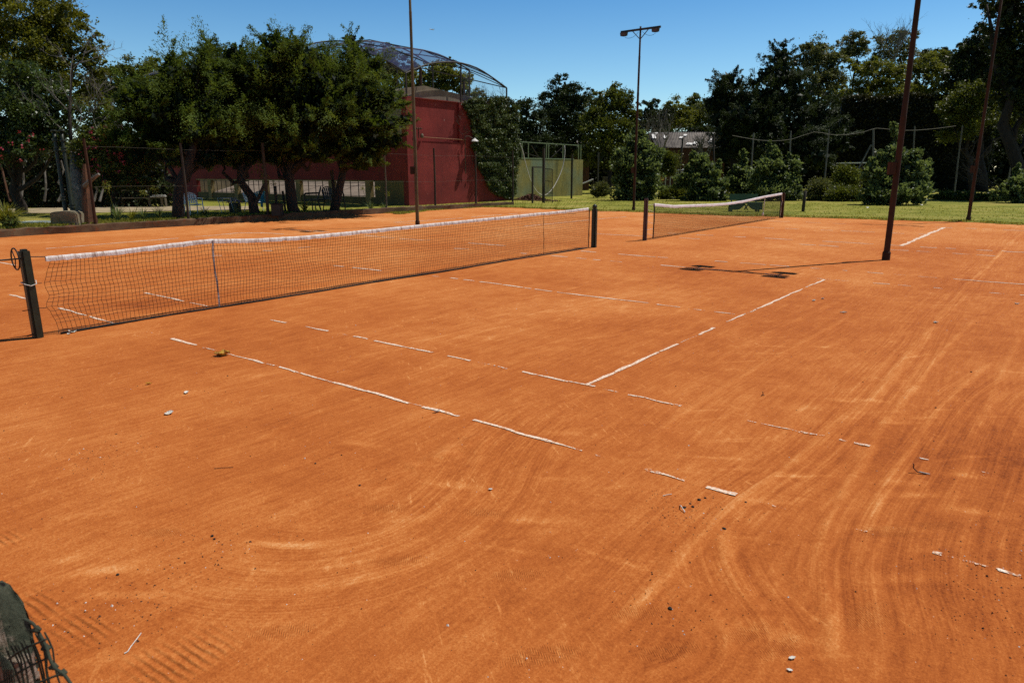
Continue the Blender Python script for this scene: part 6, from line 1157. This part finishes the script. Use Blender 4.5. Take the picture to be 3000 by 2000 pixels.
p, o = twig('forked twig with a pale split end on the clay at right', (2692, 1388), [[(-.03, .02, .055), (-.028, .02, .03), (-.012, 0, .012), (.04, -.02, .006)], [(-.03, .02, .055), (-.036, .02, .062)]], M['brownleaf'], .004); MB().tube([p+np.array([0, 0, .012]), p+HR*.06-HF*.02+np.array([0, 0, .006])], [.006, .003], 5).build('split_end', M['palebit'], o)
twig('small dark upright twig beside the straight ridge', (2235, 1160), [[(-.004, 0, .04), (.004, .01, .012), (.012, 0, .004)], [(.004, .01, .012), (-.012, 0, .004)]], M['brownleaf'], .004)
twig('pale bent straw near the lower left corner', (383, 1900), [[(-.002, .09, .004), (.003, .05, .008), (.002, .0, .006), (.004, -.03, .004)], [(.004, -.03, .004), (-.004, -.04, .004)]], M['palebit'], .0022)
twig('thin dark straw lying inside the drag swirl', (655, 1372), [[(-.06, -.01, .004), (0, .0, .006), (.06, .012, .004)]], M['darkbit'], .0018)
twig('pale curved straw on the dark pebble cluster', (2001, 1494), [[(-.004, .06, .004), (-.008, .02, .02), (.004, -.03, .006)]], M['palebit'], .003)
twig('pale straw beside the gap in the near sideline', (1955, 1450), [[(-.03, -.012, .004), (0, 0, .006), (.03, .012, .004)]], M['palebit'], .002)
def pebble(label, px, s, m, seed):
    rg = np.random.default_rng(seed); p = zc(G(*px)); mb = MB(); pr = [(.25, 0), (.8, .15), (1, .4), (.75, .75), (.25, .95)]; n = 8; vs = []
    for r, z1 in pr: vs += [p+np.array([s*r*math.cos(2*math.pi*j/n)*rg.uniform(.75, 1.2), s*r*math.sin(2*math.pi*j/n)*rg.uniform(.6, 1.0), s*z1*.9+s*.08*rg.normal()]) for j in range(n)]
    mb.add(vs, [(i*n+j, i*n+(j+1) % n, (i+1)*n+(j+1) % n, (i+1)*n+j) for i in range(4) for j in range(n)]+[tuple(range(n-1, -1, -1)), tuple(4*n+j for j in range(n))]); tag(mb.build('pebble', m), label, 'pebble')
for k, (px, s, lab) in enumerate((((1963, 1779), .016, 'dark elongated pod at the head of the tight drag loop'), ((2122, 1549), .016, 'lone dark pebble on the long straight ridge'), ((2048, 1463), .016, 'dark pebble second from the right in the cluster'), ((2066, 1457), .012, 'rightmost dark pebble of the cluster'), ((2005, 1486), .015, 'greenish dark pebble at the left of the cluster'), ((2022, 1474), .011, 'small dark pebble in the middle of the cluster'), ((2030, 1484), .015, 'flat dark pebble below the middle of the cluster'), ((2184, 1470), .012, 'dark pebble right of the cluster by the sideline tape'), ((622, 1571), .014, 'upper of two dark pebbles left of centre'), ((628, 1580), .012, 'lower of two dark pebbles left of centre'), ((924, 1357), .012, 'lone dark pebble left of the drag swirl'), ((1054, 1420), .012, 'dark pebble at the start of the rough pale strip'), ((345, 1684), .012, 'dark pebble among the crumbs at lower left'), ((2845, 1091), .014, 'dark pebble pair member at upper right'), ((2741, 1197), .012, 'dark pebble on the raked clay at right'))):
    pebble(lab, px, s*.72, M['darkbit'], 400+k)
rg = np.random.default_rng(81); n = 2600; pts = np.column_stack([rg.uniform(2.5, 13, n), rg.uniform(-8.6, 5, n)])
cl_ = [G(2010, 1510), G(2000, 1500), G(280, 1790), G(420, 1770), G(640, 1600), G(2850, 1700), G(2900, 1850), G(2960, 1600), G(1960, 1760), G(300, 1340)]
for c in cl_: k = 90; pts = np.vstack([pts, np.asarray(c[:2])+rg.normal(size=(k, 2))*np.array([.16, .16])])
n = len(pts); s = rg.uniform(.0015, .005, n)*np.where(rg.uniform(0, 1, n) < .06, 1.8, 1); V8 = np.array([[1, 0, 0], [0, 1, 0], [-1, 0, 0], [0, -1, 0], [0, 0, 1]]); mbv, mbf = [], []
def crumbs(name, sel, m, label):
    mb = MB()
    for i in np.where(sel)[0]:
        a = rg.uniform(0, 6.28); R2 = np.array([[math.cos(a), -math.sin(a), 0], [math.sin(a), math.cos(a), 0], [0, 0, 1]]); vv = (V8*rg.uniform(.6, 1.4, (5, 3))*s[i])@R2+np.array([pts[i, 0], pts[i, 1], clayz(pts[i, 0], pts[i, 1])]); mb.add(vv, [(0, 1, 4), (1, 2, 4), (2, 3, 4), (3, 0, 4)])
    tag(mb.build(name, m), label, 'crumbs', kind='stuff')
dk = rg.uniform(0, 1, n) < .8; dk[2600:] = rg.uniform(0, 1, n-2600) < .93
crumbs('clay_crumbs', dk, M['bark_rust'], 'dark crumbs of clay and soil scattered over the court'); crumbs('pale_grit', ~dk, M['palebit'], 'pale grit and straw bits scattered over the court')
